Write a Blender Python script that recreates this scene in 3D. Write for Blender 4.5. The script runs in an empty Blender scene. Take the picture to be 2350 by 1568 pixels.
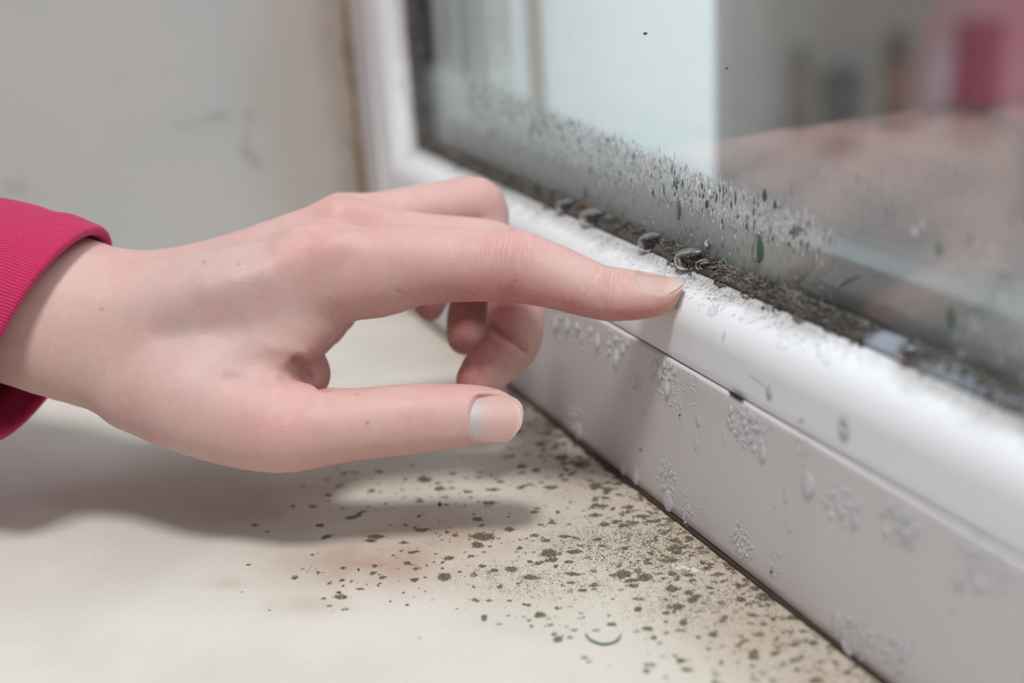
import bpy, bmesh, math, random
import numpy as np
from mathutils import Vector, Matrix

random.seed(7)
rng = np.random.default_rng(7)
SC = bpy.context.scene
COL = SC.collection
MM = 0.001

# ------------------------------------------------------------------ camera
W, H = 2350, 1568
FPX = 2827.63
RCAM = None
def _cam_axes():
    c = np.array([W/2, H/2])
    vx = np.array([-137, -144.])-c
    vz = np.array([1670, 8700.])-c
    f = math.sqrt(-vx@vz)
    a = np.array([vx[0], vx[1], f]); a /= np.linalg.norm(a)
    b = np.array([vz[0], vz[1], f]); b /= np.linalg.norm(b)
    X = -a; Z = -b; Y = np.cross(Z, X)
    return np.array([X, Y, Z])
RCAM = _cam_axes()                       # rows: world axes seen from the camera (x right, y down, z forward)
CPOS = np.array([554.13, -161.10, 168.94])   # millimetres
cam_d = bpy.data.cameras.new('camera')
cam = bpy.data.objects.new('camera', cam_d); COL.objects.link(cam)
_M = np.eye(4)
_M[:3, 0] = RCAM@np.array([1, 0, 0]); _M[:3, 1] = RCAM@np.array([0, -1, 0]); _M[:3, 2] = RCAM@np.array([0, 0, -1])
_M[:3, 3] = CPOS*MM
cam.matrix_world = Matrix(_M.tolist())
cam_d.sensor_width = 36; cam_d.lens = FPX/W*36
cam_d.clip_start = 0.01; cam_d.clip_end = 200
cam_d.dof.use_dof = True; cam_d.dof.focus_distance = 0.336; cam_d.dof.aperture_fstop = 5.0
SC.camera = cam

# ------------------------------------------------------------------ world and light
SC.view_settings.view_transform = 'Standard'; SC.view_settings.look = 'None'
SC.view_settings.exposure = 0.12; SC.view_settings.gamma = 1.0
SC.view_settings.use_curve_mapping = False
SC.cycles.transparent_max_bounces = 32
SC.cycles.max_bounces = 14; SC.cycles.transmission_bounces = 12; SC.cycles.glossy_bounces = 6
wd = bpy.data.worlds.new('overcast_sky'); SC.world = wd; wd.use_nodes = True
wn = wd.node_tree.nodes; wl = wd.node_tree.links
wn.clear()
_tc = wn.new('ShaderNodeTexCoord'); _sx = wn.new('ShaderNodeSeparateXYZ'); _rp = wn.new('ShaderNodeValToRGB')
_mr = wn.new('ShaderNodeMapRange'); _bg = wn.new('ShaderNodeBackground'); _wo = wn.new('ShaderNodeOutputWorld')
wl.new(_tc.outputs['Generated'], _sx.inputs[0]); wl.new(_sx.outputs['Z'], _mr.inputs['Value'])
_mr.inputs['From Min'].default_value = -0.5; _mr.inputs['From Max'].default_value = 0.6
wl.new(_mr.outputs[0], _rp.inputs[0]); wl.new(_rp.outputs[0], _bg.inputs[0]); wl.new(_bg.outputs[0], _wo.inputs[0])
_rp.color_ramp.elements[0].color = (0.33, 0.32, 0.31, 1); _rp.color_ramp.elements[1].color = (0.40, 0.42, 0.46, 1)
_bg.inputs[1].default_value = 0.80

def area(name, loc, target, size, power, color=(1, 1, 1)):
    l = bpy.data.lights.new(name, 'AREA'); l.shape = 'DISK'; l.size = size; l.energy = power; l.color = color
    o = bpy.data.objects.new(name, l); COL.objects.link(o); o.location = loc
    o.rotation_euler = (Vector(target)-Vector(loc)).to_track_quat('-Z', 'Y').to_euler()
    return o
# the room's ceiling lamp, up behind the camera
area('ceiling_lamp', (0.22+0.37*1.5, -0.05-0.21*1.5, 1.5), (0.22, -0.05, 0.0), 0.29, 15.6, (1.0, 0.99, 0.985))
# added lamp to brighten the yard and outer wall, raking along the facade
area('yard_fill', (4.5, 1.3, 3.6), (0.0, 1.0, -0.6), 1.6, 260.0, (0.90, 0.96, 1.0))
# daylight from above the window
area('window_daylight', (0.35, 0.9, 1.5), (0.30, 0.0, 0.05), 0.9, 13.0, (0.80, 0.90, 1.0))

# ------------------------------------------------------------------ helpers
def cam2world(p):                        # camera space mm -> world mm
    return CPOS + np.asarray(p, float)@RCAM.T
def px(u, v, t):                         # pixel + depth -> camera space mm
    return np.array([(u-W/2)/FPX*t, (v-H/2)/FPX*t, t])
def on_plane(u, v, ax, val):             # pixel -> world mm on an axis-aligned plane
    d = RCAM@np.array([(u-W/2)/FPX, (v-H/2)/FPX, 1.0]); t = (val-CPOS[ax])/d[ax]
    return CPOS + t*d

def mesh_obj(name, verts, faces, mat=None, parent=None, smooth=True, scale=MM, fast=False):
    me = bpy.data.meshes.new(name)
    V = (np.asarray(verts, float)*scale)
    me.from_pydata(V.tolist(), [], [list(map(int, f)) for f in faces])
    me.update()
    if smooth:
        me.polygons.foreach_set('use_smooth', [True]*len(me.polygons))
    o = bpy.data.objects.new(name, me); COL.objects.link(o)
    if mat: me.materials.append(mat)
    if parent: o.parent = parent
    return o
def empty(name, loc=(0, 0, 0)):
    o = bpy.data.objects.new(name, None); COL.objects.link(o); o.location = loc; o.empty_display_size = 0.02
    return o
def adopt(o, parent):                    # parent while keeping world-space vertices
    o.parent = parent
    o.matrix_parent_inverse = Matrix.Translation(-Vector(parent.location))
def tag(o, label=None, cat=None, group=None, kind=None):
    if label: o['label'] = label
    if cat: o['category'] = cat
    if group: o['group'] = group
    if kind: o['kind'] = kind
    return o
def fattr(o, name, arr):
    a = o.data.attributes.new(name, 'FLOAT', 'POINT'); a.data.foreach_set('value', np.asarray(arr, np.float32).ravel())
def cattr(o, name, arr):
    a = o.data.attributes.new(name, 'FLOAT_COLOR', 'POINT')
    c = np.ones((len(arr), 4), np.float32); c[:, :3] = arr; a.data.foreach_set('color', c.ravel())

class NT:                                # tiny node-building helper
    def __init__(s, name):
        s.m = bpy.data.materials.new(name); s.m.use_nodes = True
        s.n = s.m.node_tree.nodes; s.l = s.m.node_tree.links; s.n.clear()
        s.out = s.n.new('ShaderNodeOutputMaterial')
    def __call__(s, typ, **kw):
        nd = s.n.new('ShaderNode'+typ)
        for k, v in kw.items():
            if k.startswith('_'): setattr(nd, k[1:], v)
            else:
                key = k.replace('__', ' ')
                s.set(nd, key, v)
        return nd
    def set(s, nd, key, v):
        inp = nd.inputs[int(key[1:])] if key[0] == 'i' and key[1:].isdigit() else nd.inputs[key]
        if isinstance(v, bpy.types.NodeSocket): s.l.new(v, inp)
        elif isinstance(v, bpy.types.Node): s.l.new(v.outputs[0], inp)
        else: inp.default_value = v
    def math(s, op, a, b=0.0, clamp=False):
        nd = s.n.new('ShaderNodeMath'); nd.operation = op; nd.use_clamp = clamp
        s.set(nd, 'i0', a); s.set(nd, 'i1', b); return nd.outputs[0]
    def mix(s, fac, a, b, blend='MIX'):
        nd = s.n.new('ShaderNodeMix'); nd.data_type = 'RGBA'; nd.blend_type = blend
        s.set(nd, 'i0', fac); s.set(nd, 'i6', a); s.set(nd, 'i7', b); return nd.outputs[2]
    def ramp(s, fac, lo, hi, a=0.0, b=1.0, smooth=True):
        nd = s.n.new('ShaderNodeMapRange'); nd.interpolation_type = 'SMOOTHSTEP' if smooth else 'LINEAR'
        s.set(nd, 'i0', fac); nd.inputs[1].default_value = lo; nd.inputs[2].default_value = hi
        nd.inputs[3].default_value = a; nd.inputs[4].default_value = b; return nd.outputs[0]
    def attr(s, name):
        nd = s.n.new('ShaderNodeAttribute'); nd.attribute_name = name; return nd
    def obj(s):
        return s.n.new('ShaderNodeTexCoord').outputs['Object']
    def map(s, vec, scale=(1, 1, 1), rot=(0, 0, 0), loc=(0, 0, 0)):
        nd = s.n.new('ShaderNodeMapping'); s.l.new(vec, nd.inputs[0])
        nd.inputs['Scale'].default_value = scale; nd.inputs['Rotation'].default_value = rot; nd.inputs['Location'].default_value = loc
        return nd.outputs[0]
    def noise(s, vec, scale, detail=3, rough=0.5, dist=0.0):
        nd = s.n.new('ShaderNodeTexNoise'); s.l.new(vec, nd.inputs['Vector'])
        nd.inputs['Scale'].default_value = scale; nd.inputs['Detail'].default_value = detail
        nd.inputs['Roughness'].default_value = rough; nd.inputs['Distortion'].default_value = dist
        return nd.outputs['Fac'] if 'Fac' in nd.outputs else nd.outputs[0]
    def vor(s, vec, scale, feature='F1', rand=1.0):
        nd = s.n.new('ShaderNodeTexVoronoi'); nd.feature = feature; s.l.new(vec, nd.inputs['Vector'])
        nd.inputs['Scale'].default_value = scale; nd.inputs['Randomness'].default_value = rand
        return nd.outputs['Distance']
    def bump(s, h, strength, dist, normal=None):
        nd = s.n.new('ShaderNodeBump'); s.l.new(h, nd.inputs['Height'])
        nd.inputs['Strength'].default_value = strength; nd.inputs['Distance'].default_value = dist
        if normal: s.l.new(normal, nd.inputs['Normal'])
        return nd.outputs[0]
    def bsdf(s, **kw):
        nd = s.n.new('ShaderNodeBsdfPrincipled')
        for k, v in kw.items(): s.set(nd, k.replace('_', ' '), v)
        return nd
    def done(s, sh):
        s.l.new(sh.outputs[0] if isinstance(sh, bpy.types.Node) else sh, s.out.inputs[0]); return s.m
def plain(name, col, rough=0.6, **kw):
    n = NT(name); return n.done(n.bsdf(Base_Color=(*col, 1), Roughness=rough, **kw))

# ------------------------------------------------------------------ the setting: wall, sill, window
YG = 16.0            # inner glass face
CUT = 22.0           # how far the plaster covers the upright frame
win = tag(empty('window_1'), 'white plastic window with mouldy gasket and wet frame', kind='structure')

# plaster reveal wall, wrapping round its corner into the room
n = NT('stained_plaster')
o_ = n.obj()
sx = n('SeparateXYZ', i0=o_)
base = n.mix(n.ramp(n.noise(o_, 14, 4), .35, .7), (0.49, 0.50, 0.49, 1), (0.54, 0.53, 0.495, 1))
# damp brown stains that gather towards the window
near = n.ramp(n.math('ADD', sx.outputs[1], n.math('MULTIPLY', n.math('SUBTRACT', n.noise(n.map(o_, (1, 1, .4)), 22, 4, .6), .5), .06)), -0.062, -0.028)
base = n.mix(n.math('MULTIPLY', near, .45), base, (0.43, 0.335, 0.255, 1))
near2 = n.ramp(n.math('ADD', sx.outputs[1], n.math('MULTIPLY', n.math('SUBTRACT', n.noise(o_, 45, 4, .6), .5), .03)), -0.022, -0.001)
base = n.mix(n.math('MULTIPLY', near2, .5), base, (0.31, 0.235, 0.18, 1))
patch = n.ramp(n.noise(o_, 30, 5, .65), .60, .72)
base = n.mix(n.math('MULTIPLY', patch, .25), base, (0.44, 0.37, 0.30, 1))
mk = n.attr('marks')
base = n.mix(mk.outputs['Fac'], base, (0.23, 0.21, 0.19, 1))
bmp = n.bump(n.noise(o_, 260, 4), .25, .0006)
M_PLASTER = n.done(n.bsdf(Base_Color=base, Roughness=.85, Normal=bmp))

def grid(xs, ys, fn):
    V = [fn(x, y) for x in xs for y in ys]; ny = len(ys)
    F = [(i*ny+j, (i+1)*ny+j, (i+1)*ny+j+1, i*ny+j+1) for i in range(len(xs)-1) for j in range(ny-1)]
    return V, F
ys = np.r_[np.arange(0, -162, -1.5), -163, -166, -168]
zs = np.r_[np.arange(-20, 260, 1.5), 300, 500, 1100]
V, F = grid(ys, zs, lambda y, z: (0 if y > -162 else -6+math.sqrt(max(0, 36-(y+162)**2)), y, z))
b0 = len(V)
V += [(-600, -168, -900), (-600, -168, 1100), (-6, -168, -900), (-6, -168, 1100), (-6, -166, -900), (-6, -166, -20), (0, 0, -900), (0, 0, -20)]
F += [(b0, b0+2, b0+3, b0+1)]
wallo = mesh_obj('wall_left', V, F, M_PLASTER); tag(wallo, 'stained plaster window reveal left of the window', kind='structure')
Vn = np.array(V)
mk = np.zeros(len(V))
def stroke(u0, v0, u1, v1, w, s):
    a = on_plane(u0, v0, 0, 0); b = on_plane(u1, v1, 0, 0); d = b-a
    t = np.clip(((Vn-a)@d)/(d@d), 0, 1); r = np.linalg.norm(Vn-(a+t[:, None]*d), axis=1)
    mk[:] = np.maximum(mk, s*np.exp(-(r/w)**2)*(np.abs(Vn[:, 0]) < 1))
stroke(400, 292, 490, 275, 1.4, .25); stroke(490, 270, 515, 265, 2.0, .45); stroke(568, 262, 572, 270, 2.5, .35)
stroke(565, 300, 562, 340, 2.0, .25); stroke(562, 345, 590, 375, 2.2, .5); stroke(25, 430, 45, 430, 3.5, .3); stroke(800, 325, 803, 325, 2.4, .45)
fattr(wallo, 'marks', mk)

# ---- profile of the frame: d = distance from the outer edge, y = depth
def sweep(name, prof, mat, parent=win, top=900, right=900, nseg=None, closed=False):
    """L-shaped mitred sweep of a (d, y) profile down the left side and along the bottom"""
    st = [('v', z) for z in np.r_[top, np.linspace(400, 120, 8)]] + [('c', 0)] + [('h', x) for x in np.r_[np.linspace(110, 440, 166), right]]
    V = []; n_ = len(prof)
    for k, s in st:
        for d, y in prof:
            if k == 'v': V.append((d-CUT, y, s))
            elif k == 'c': V.append((d-CUT, y, d))
            else: V.append((s, y, d))
    F = []
    m = n_ if closed else n_-1
    for i in range(len(st)-1):
        for j in range(m):
            j2 = (j+1) % n_
            F.append((i*n_+j, i*n_+j2, (i+1)*n_+j2, (i+1)*n_+j))
    return mesh_obj(name, V, F, mat, parent)
def arc(cx, cy, r, a0, a1, k):
    return [(cx+r*math.cos(math.radians(a)), cy+r*math.sin(math.radians(a))) for a in np.linspace(a0, a1, k)]

n = NT('wet_white_plastic')
o_ = n.obj()
spk = n.ramp(n.vor(n.map(o_, (1, 1, .7)), 170), .035, .075, 1, 0)
spk = n.math('MULTIPLY', spk, n.ramp(n.noise(o_, 60, 2), .52, .62))
grime = n.ramp(n.noise(n.map(o_, (1, 1, .35)), 55, 4, .6), .45, .8)
sx = n('SeparateXYZ', i0=o_)
low = n.ramp(sx.outputs[2], .012, .0, 0, 1)
col = n.mix(n.math('MULTIPLY', grime, .16), (0.65, 0.63, 0.645, 1), (0.48, 0.43, 0.41, 1))
col = n.mix(n.math('MULTIPLY', low, n.math('MULTIPLY', n.noise(o_, 90, 4), .35)), col, (0.33, 0.25, 0.22, 1))
col = n.mix(n.math('MULTIPLY', spk, .75), col, (0.12, 0.09, 0.07, 1))
fog = n.math('ADD', n.math('MULTIPLY', n.vor(o_, 1500), .5), n.noise(o_, 700, 2))
wetm = n.ramp(n.noise(n.map(o_, (1, 1, .6)), 30, 3), .48, .62)
bmp = n.bump(n.math('MULTIPLY', fog, wetm), .35, .00008)
bmp = n.bump(n.noise(n.map(o_, (1, 1, .25)), 90, 3), .15, .0004, bmp)
M_FRAME = n.done(n.bsdf(Base_Color=col, Roughness=.38, Normal=bmp, Specular_IOR_Level=.4))

n = NT('mildewed_sash_plastic')
o_ = n.obj()
# streaky mildew fanning out from the gasket
q = n.attr('up')                                        # 1 at the gasket, 0 at the nose
warp = n('VectorMath', _operation='ADD', i0=o_, i1=(0, 0, 0))
st1 = n.noise(n.map(o_, (900, 260, 260), (0, 0, math.radians(-28))), 2.9, 4, .7)
st2 = n.noise(n.map(o_, (60, 60, 60)), 1.0, 3)
lev = n.math('ADD', n.math('MULTIPLY', q.outputs['Fac'], .55), n.math('MULTIPLY', st2, .28))
mld = n.ramp(n.math('SUBTRACT', n.math('ADD', st1, lev), 1.0), .0, .34)
fine = n.noise(n.map(o_, (1500, 500, 500), (0, 0, math.radians(-28))), 1.0, 3, .7)
mld = n.math('MULTIPLY', mld, n.ramp(fine, .36, .60))
smear = n.math('MULTIPLY', n.ramp(n.math('ADD', n.math('MULTIPLY', q.outputs['Fac'], .6), n.noise(o_, 110, 4, .65)), .62, 1.0), .42)
spk = n.math('MULTIPLY', n.ramp(n.vor(o_, 260), .04, .09, 1, 0), n.ramp(n.noise(o_, 80, 2), .55, .65))
col = n.mix(smear, (0.86, 0.88, 0.91, 1), (0.40, 0.385, 0.35, 1))
col = n.mix(n.math('MULTIPLY', mld, .9), col, (0.13, 0.12, 0.085, 1))
col = n.mix(n.math('MULTIPLY', spk, .7), col, (0.14, 0.11, 0.07, 1))
M_SASH = n.done(n.bsdf(Base_Color=col, Roughness=.3, Specular_IOR_Level=.45, Normal=n.bump(n.noise(o_, 120, 2), .08, .0005)))

fr = sweep('window_frame', [(0.7, 60), (0.7, 1.2)]+[(0.9, 0.4), (1.4, 0.0)]+[(d, 0) for d in np.linspace(4, 45.5, 16)]+arc(47.15, .85, .85, 270, 360, 5)[0:]+[(48.05, 4.0), (46.5, 4.2), (46.5, 60)], M_FRAME)
sash_prof = [(47.6, 60), (47.6, 6), (48.35, 1.9), (48.6, 1.15), (49.2, .88)]+[(d, .8) for d in np.linspace(51, 57, 5)]+arc(58.3, 11.4, 10.6, 270, 343, 18)+[(69.6, 9.4), (70.3, 10.3), (70.5, 11.1), (66, 11.3), (66, 60)]
sa = sweep('sash', sash_prof, M_SASH)
P = np.array([v.co[:] for v in sa.data.vertices])/MM
dd = np.where(P[:, 0] > 60, P[:, 2], np.minimum(P[:, 2], P[:, 0]+CUT))
up = np.clip((P[:, 1]-2.8)/7.2, 0, 1)*(dd > 55)
# the mildew stops short near the bare strip of gasket
bare = np.exp(-((P[:, 0]-345)/14)**2)*.75
fattr(sa, 'up', up*(1-bare))
n = NT('grey_rubber')
o_ = n.obj()
sx = n('SeparateXYZ', i0=o_)
dirty = n.math('MULTIPLY', n.ramp(n.math('ADD', sx.outputs[0], n.math('MULTIPLY', n.noise(o_, 160, 2), .006)), .346, .352, 1, 0), n.ramp(n.noise(o_, 350, 4, .7), .30, .5, .55, 1))
M_RUBBER = n.done(n.bsdf(Base_Color=n.mix(dirty, n.mix(n.noise(o_, 200, 3), (0.20, 0.24, 0.28, 1), (0.34, 0.39, 0.44, 1)), (0.06, 0.052, 0.045, 1)), Roughness=.5))
gk = sweep('gasket', [(66, 11.0), (70.6, 11.0), (71.2, 10.7), (71.8, 11.1), (72.6, 12.6), (72.9, 13.4), (73.5, 14.6), (73.7, 15.9), (72, 16.3), (66, 16.3)], M_RUBBER, closed=True)
M_SPACER = plain('aluminium_spacer', (0.33, 0.36, 0.36), .5, Metallic=.25)
M_SPACER2 = plain('spacer_sealant', (0.42, 0.44, 0.44), .6)
for y0 in (20.2, 34.7):
    zt = 84.5 if y0 < 30 else 74.0
    sp = sweep('spacer_bar', [(60, y0), (zt, y0), (zt+.6, y0+.4), (zt+.6, y0+9.6), (zt, y0+10), (60, y0+10)], M_SPACER if y0 < 30 else M_SPACER2, closed=True)
# brown sealant line in the corner of plaster and frame
n = NT('brown_sealant')
o_ = n.obj()
M_SEAL = n.done(n.bsdf(Base_Color=n.mix(n.noise(n.map(o_, (1, 1, .3)), 120, 3), (0.16, 0.105, 0.07, 1), (0.30, 0.22, 0.16, 1)), Roughness=.7))
V = []; F = []
zz = np.arange(0.5, 900, 4.0)
for i, z in enumerate(zz):
    w = 2.6+.7*math.sin(z*.13)+.5*math.sin(z*.41)
    for k in range(5):
        a = k/4*math.pi/2
        V.append((0.0+w*math.cos(a)*.95-.05, -w*math.sin(a)*1.1+.05, z))
    if i: F += [((i-1)*5+k, (i-1)*5+k+1, i*5+k+1, i*5+k) for k in range(4)]
mesh_obj('sealant_bead', V, F, M_SEAL, win)
# dark open joint under the frame
n = NT('dark_joint')
o_ = n.obj()
M_JOINT = n.done(n.bsdf(Base_Color=n.mix(n.noise(o_, 180, 3), (0.022, 0.014, 0.011, 1), (0.075, 0.045, 0.03, 1)), Roughness=.6))
V = []; F = []
xs = np.arange(-2, 460, 1.0)
for i, x in enumerate(xs):
    wob = .35*math.sin(x*.5)+.3*math.sin(x*.23+1)+.2*math.sin(x*1.3)
    k1 = math.exp(-((x-236)/26)**2)
    w = .75+.35*max(0, wob)+1.0*k1*(1+wob)+.15*rng.random()
    V += [(x, .5, .9), (x, -w*.5, .55+.25*k1), (x, -w, .02), (x, .5, -.5)]
    if i: F += [((i-1)*4+k, (i-1)*4+k+1, i*4+k+1, i*4+k) for k in range(3)]
mesh_obj('sill_joint', V, F, M_JOINT, win)

# ---- glass panes, triple glazing
def pane_mat(name, fogged):
    n = NT(name)
    o_ = n.obj()
    gm = n('NewGeometry'); dt = n('VectorMath', _operation='DOT_PRODUCT', i0=gm.outputs['Incoming'], i1=gm.outputs['Normal'])
    cs = n.math('ABSOLUTE', dt.outputs['Value'])
    fre = n.math('ADD', n.math('MULTIPLY', n.math('POWER', n.math('SUBTRACT', 1.0, cs), 5.0), .91), .09)
    tr = n('BsdfTransparent', Color=(0.975, 0.985, 0.983, 1)); gl = n('BsdfGlossy', Roughness=0.0, Color=(1, 1, 1, 1))
    mx = n('MixShader', i0=fre, i1=tr, i2=gl)
    if fogged:
        sx = n('SeparateXYZ', i0=o_)
        wob = n.math('MULTIPLY', n.math('SUBTRACT', n.noise(o_, 40, 4, .6), .5), .012)
        z_ = n.math('ADD', sx.outputs[2], wob)
        # height of the mist falls away towards the near end
        hi = n.ramp(sx.outputs[0], .10, .33, .107, .090, False)
        m1 = n.ramp(n.math('SUBTRACT', hi, z_), -.003, .006)
        endm = n.ramp(n.math('ADD', sx.outputs[0], wob), .300, .322, 1, 0)
        m2 = n.ramp(n.math('ADD', sx.outputs[0], n.math('MULTIPLY', wob, 2)), .335, .37)
        m2 = n.math('MULTIPLY', m2, n.ramp(z_, .100, .082))
        cell = n.ramp(n.vor(n.map(o_, (1, 1, .45)), 650), .10, .45)
        msk = n.math('MULTIPLY', m1, endm)
        tot = n.math('MAXIMUM', n.math('MULTIPLY', msk, n.math('ADD', n.math('MULTIPLY', cell, .34), .14)), n.math('MULTIPLY', m2, n.math('MULTIPLY', cell, .14)))
        dust = n.math('MULTIPLY', n.ramp(n.vor(o_, 420), .03, .06, 1, 0), .25)
        tot = n.math('MAXIMUM', tot, n.math('MULTIPLY', dust, n.ramp(z_, .15, .09)))
        df = n('BsdfDiffuse', Color=(0.78, 0.82, 0.80, 1)); tl = n('BsdfTranslucent', Color=(0.72, 0.80, 0.77, 1))
        dm = n('MixShader', i0=.5, i1=df, i2=tl)
        mx = n('MixShader', i0=tot, i1=mx, i2=dm)
    return n.done(mx)
M_P1 = pane_mat('misted_glass', True); M_P2 = pane_mat('clear_glass', False)
for k, y0 in enumerate((16.0, 30.3, 44.8)):
    y1 = y0+4
    x0, x1, z0, z1 = 42, 900, 62, 900
    V = [(x0, y0, z0), (x1, y0, z0), (x1, y0, z1), (x0, y0, z1), (x0, y1, z0), (x1, y1, z0), (x1, y1, z1), (x0, y1, z1)]
    F = [(0, 1, 2, 3), (7, 6, 5, 4), (4, 5, 1, 0), (5, 6, 2, 1), (6, 7, 3, 2), (7, 4, 0, 3)]
    mesh_obj('glass_pane', V, F, M_P1 if k == 0 else M_P2, win, smooth=False)

# ---- sill
xs = np.r_[-30, np.arange(0, 150, 3.0), np.arange(150, 385, .5), np.arange(385, 700, 15)]
ys = np.r_[np.arange(.5, -185, -.5), -195, -215, -235, -245]
X, Y = np.meshgrid(xs, ys, indexing='ij')
nx, ny = X.shape
sv = np.stack([X, Y, np.zeros_like(X)], -1).reshape(-1, 3)
idx = np.arange(nx*ny).reshape(nx, ny)
sf = np.stack([idx[:-1, :-1], idx[:-1, 1:], idx[1:, 1:], idx[1:, :-1]], -1).reshape(-1, 4)
sv[:, 2] += 0
me = bpy.data.meshes.new('window_sill')
# rounded front edge
extra = []
edge = []
for k, (yy, z_) in enumerate([(-249, -1.5), (-251, -5), (-251, -16), (-248, -20), (0, -20)]):
    for x in xs: edge.append((x, yy, z_))
sv2 = np.vstack([sv, edge])
ef = []
prev = idx[:, -1]
for k in range(5):
    cur = nx*ny+k*nx+np.arange(nx)
    ef.append(np.stack([prev[:-1], cur[:-1], cur[1:], prev[1:]], -1)); prev = cur
sf = np.vstack([sf]+ef)
me.from_pydata((sv2*MM).tolist(), [], sf.tolist()); me.polygons.foreach_set('use_smooth', [True]*len(me.polygons))
sill = bpy.data.objects.new('window_sill', me); COL.objects.link(sill); sill.parent = win
spots = np.zeros(len(sv2)); dens = np.zeros(len(sv2)); pink = np.zeros(len(sv2)); fdens = np.zeros(len(sv2))
SX, SY = sv2[:, 0], sv2[:, 1]
def blob(arr, u, v, ru, rv, s=1.0, soft=1.0):
    c = on_plane(u, v, 2, 0); a = on_plane(u+ru, v, 2, 0)-c; b = on_plane(u, v+rv, 2, 0)-c
    A = np.linalg.inv(np.array([[a[0], b[0]], [a[1], b[1]]]))
    dx, dy = SX-c[0], SY-c[1]
    p = A[0, 0]*dx+A[0, 1]*dy; q = A[1, 0]*dx+A[1, 1]*dy
    r = np.sqrt(p*p+q*q)
    val = s*(np.clip(1.35-.85*r, 0, 1) if soft == 1.0 else np.exp(-(r**2)))
    np.maximum(arr, val, out=arr)
SPOTS = """1300 495 80 24,1275 535 40 16,775 495 55 12,1110 695 42 26,1130 600 32 14,930 625 20 12,770 640 18 11,612 650 19 9,610 710 19 9,610 737 13 6,910 525 27 9,950 573 24 8,860 588 15 6,965 450 11 6,1435 655 38 16,1355 660 26 12,1295 640 24 9,1240 590 20 8,1620 575 48 26,1640 610 38 12,1530 695 48 16,1550 488 28 9,1555 375 30 7,1665 375 16 8,1430 460 28 14,1270 412 30 14,1330 330 45 12,1985 680 48 24,2095 695 46 20,2030 735 36 13,1740 680 46 12,1730 722 23 9,1580 880 36 16,1305 895 20 18,1505 827 18 8,1670 1000 33 16,1725 990 18 7,1930 925 23 11,2105 945 36 14,2245 840 54 20,2230 755 42 18,2140 990 23 13,1085 260 28 16,1010 215 36 18,990 322 26 7,740 347 20 6,655 403 36 10,500 440 28 9,1085 332 9 9,985 395 14 7,465 348 23 9,370 347 18 7,540 290 18 10,755 272 23 10,1780 140 48 23,1690 105 42 18,1640 255 42 11,1850 250 36 22,1910 265 28 13,1880 345 42 11,2010 350 36 12,1490 150 26 11,1560 170 28 13,1150 185 23 7,790 178 28 9,2270 1105 36 14,2100 1155 27 13,1820 1110 23 9,1800 1088 23 7,1540 935 18 8,1790 760 28 11,1430 810 20 6,1175 850 16 5,930 830 13 8,845 812 11 6,700 752 23 8,590 770 18 7,545 835 16 6,635 848 16 5,250 857 13 4,990 992 11 5,520 800 18 7,910 770 11 6,465 585 16 6,150 635 16 5,120 768 14 4,240 470 20 5,180 440 16 8,1120 338 18 6,820 335 16 5,1210 343 12 5,1350 265 45 9,1225 275 36 8,880 655 12 4,1255 740 10 8,1185 668 14 6,1015 695 14 7,1640 430 26 8,1700 495 38 8,1860 510 30 10,1610 515 30 10,2190 480 34 9,2310 505 30 14,2250 575 28 14,1990 440 36 12,2080 395 50 12,1900 435 32 12,1750 570 44 12,1720 620 28 9,2160 360 30 8,1660 845 16 8,1885 820 8 6,2060 850 24 18,1840 735 28 10,2310 770 30 14,2280 920 24 18,2300 1150 34 12,1740 955 30 6,1850 955 26 5,1780 540 30 6,1470 725 14 6,1330 810 18 7,1500 888 16 7,1380 925 16 6"""
for it in SPOTS.split(','):
    x_, y_, rx_, ry_ = map(float, it.split())
    blob(spots, 500+x_/2.136, 1000+y_/2.136, rx_/2.136*.9, ry_/2.136*.9, 1.0)
# where the colonies crowd: towards the frame, thinning out leftwards
for a_ in ((1330, 1050, 260, 90, .85), (1500, 1180, 260, 90, .9), (1000, 1120, 420, 60, .6), (1150, 1250, 330, 110, .62), (1600, 1300, 320, 130, .95), (1800, 1480, 320, 150, .85), (1350, 1400, 260, 90, .55), (850, 1330, 260, 80, .42), (1150, 950, 200, 90, .6)):
    blob(dens, *a_, soft=0)
for a_ in ((1450, 1250, 300, 130, 1.0), (1350, 1130, 230, 70, .5), (1150, 1200, 260, 60, .35), (1250, 1330, 260, 75, .85), (1650, 1380, 300, 110, .9), (1500, 1150, 170, 70, .6), (1850, 1520, 250, 110, .7), (1000, 1260, 200, 60, .35)):
    blob(fdens, *a_, soft=0)
for a_ in ((870, 1290, 230, 70, 1.0), (1020, 1230, 200, 60, .85), (700, 1385, 140, 25, .5), (520, 1338, 50, 18, .6), (1750, 1460, 150, 90, .6), (1500, 1060, 160, 80, .75), (620, 1180, 200, 60, .5), (1950, 1560, 200, 90, .6), (1400, 1100, 150, 60, .5)):
    blob(pink, *a_, soft=0)
dm_ = np.exp(np.minimum(SY+2.0, 0)/18)*(SX > 190); np.maximum(dens, .8*dm_*(SX > 150), out=dens); np.maximum(pink, .6*np.exp(np.minimum(SY+1, 0)/7), out=pink)

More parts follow.
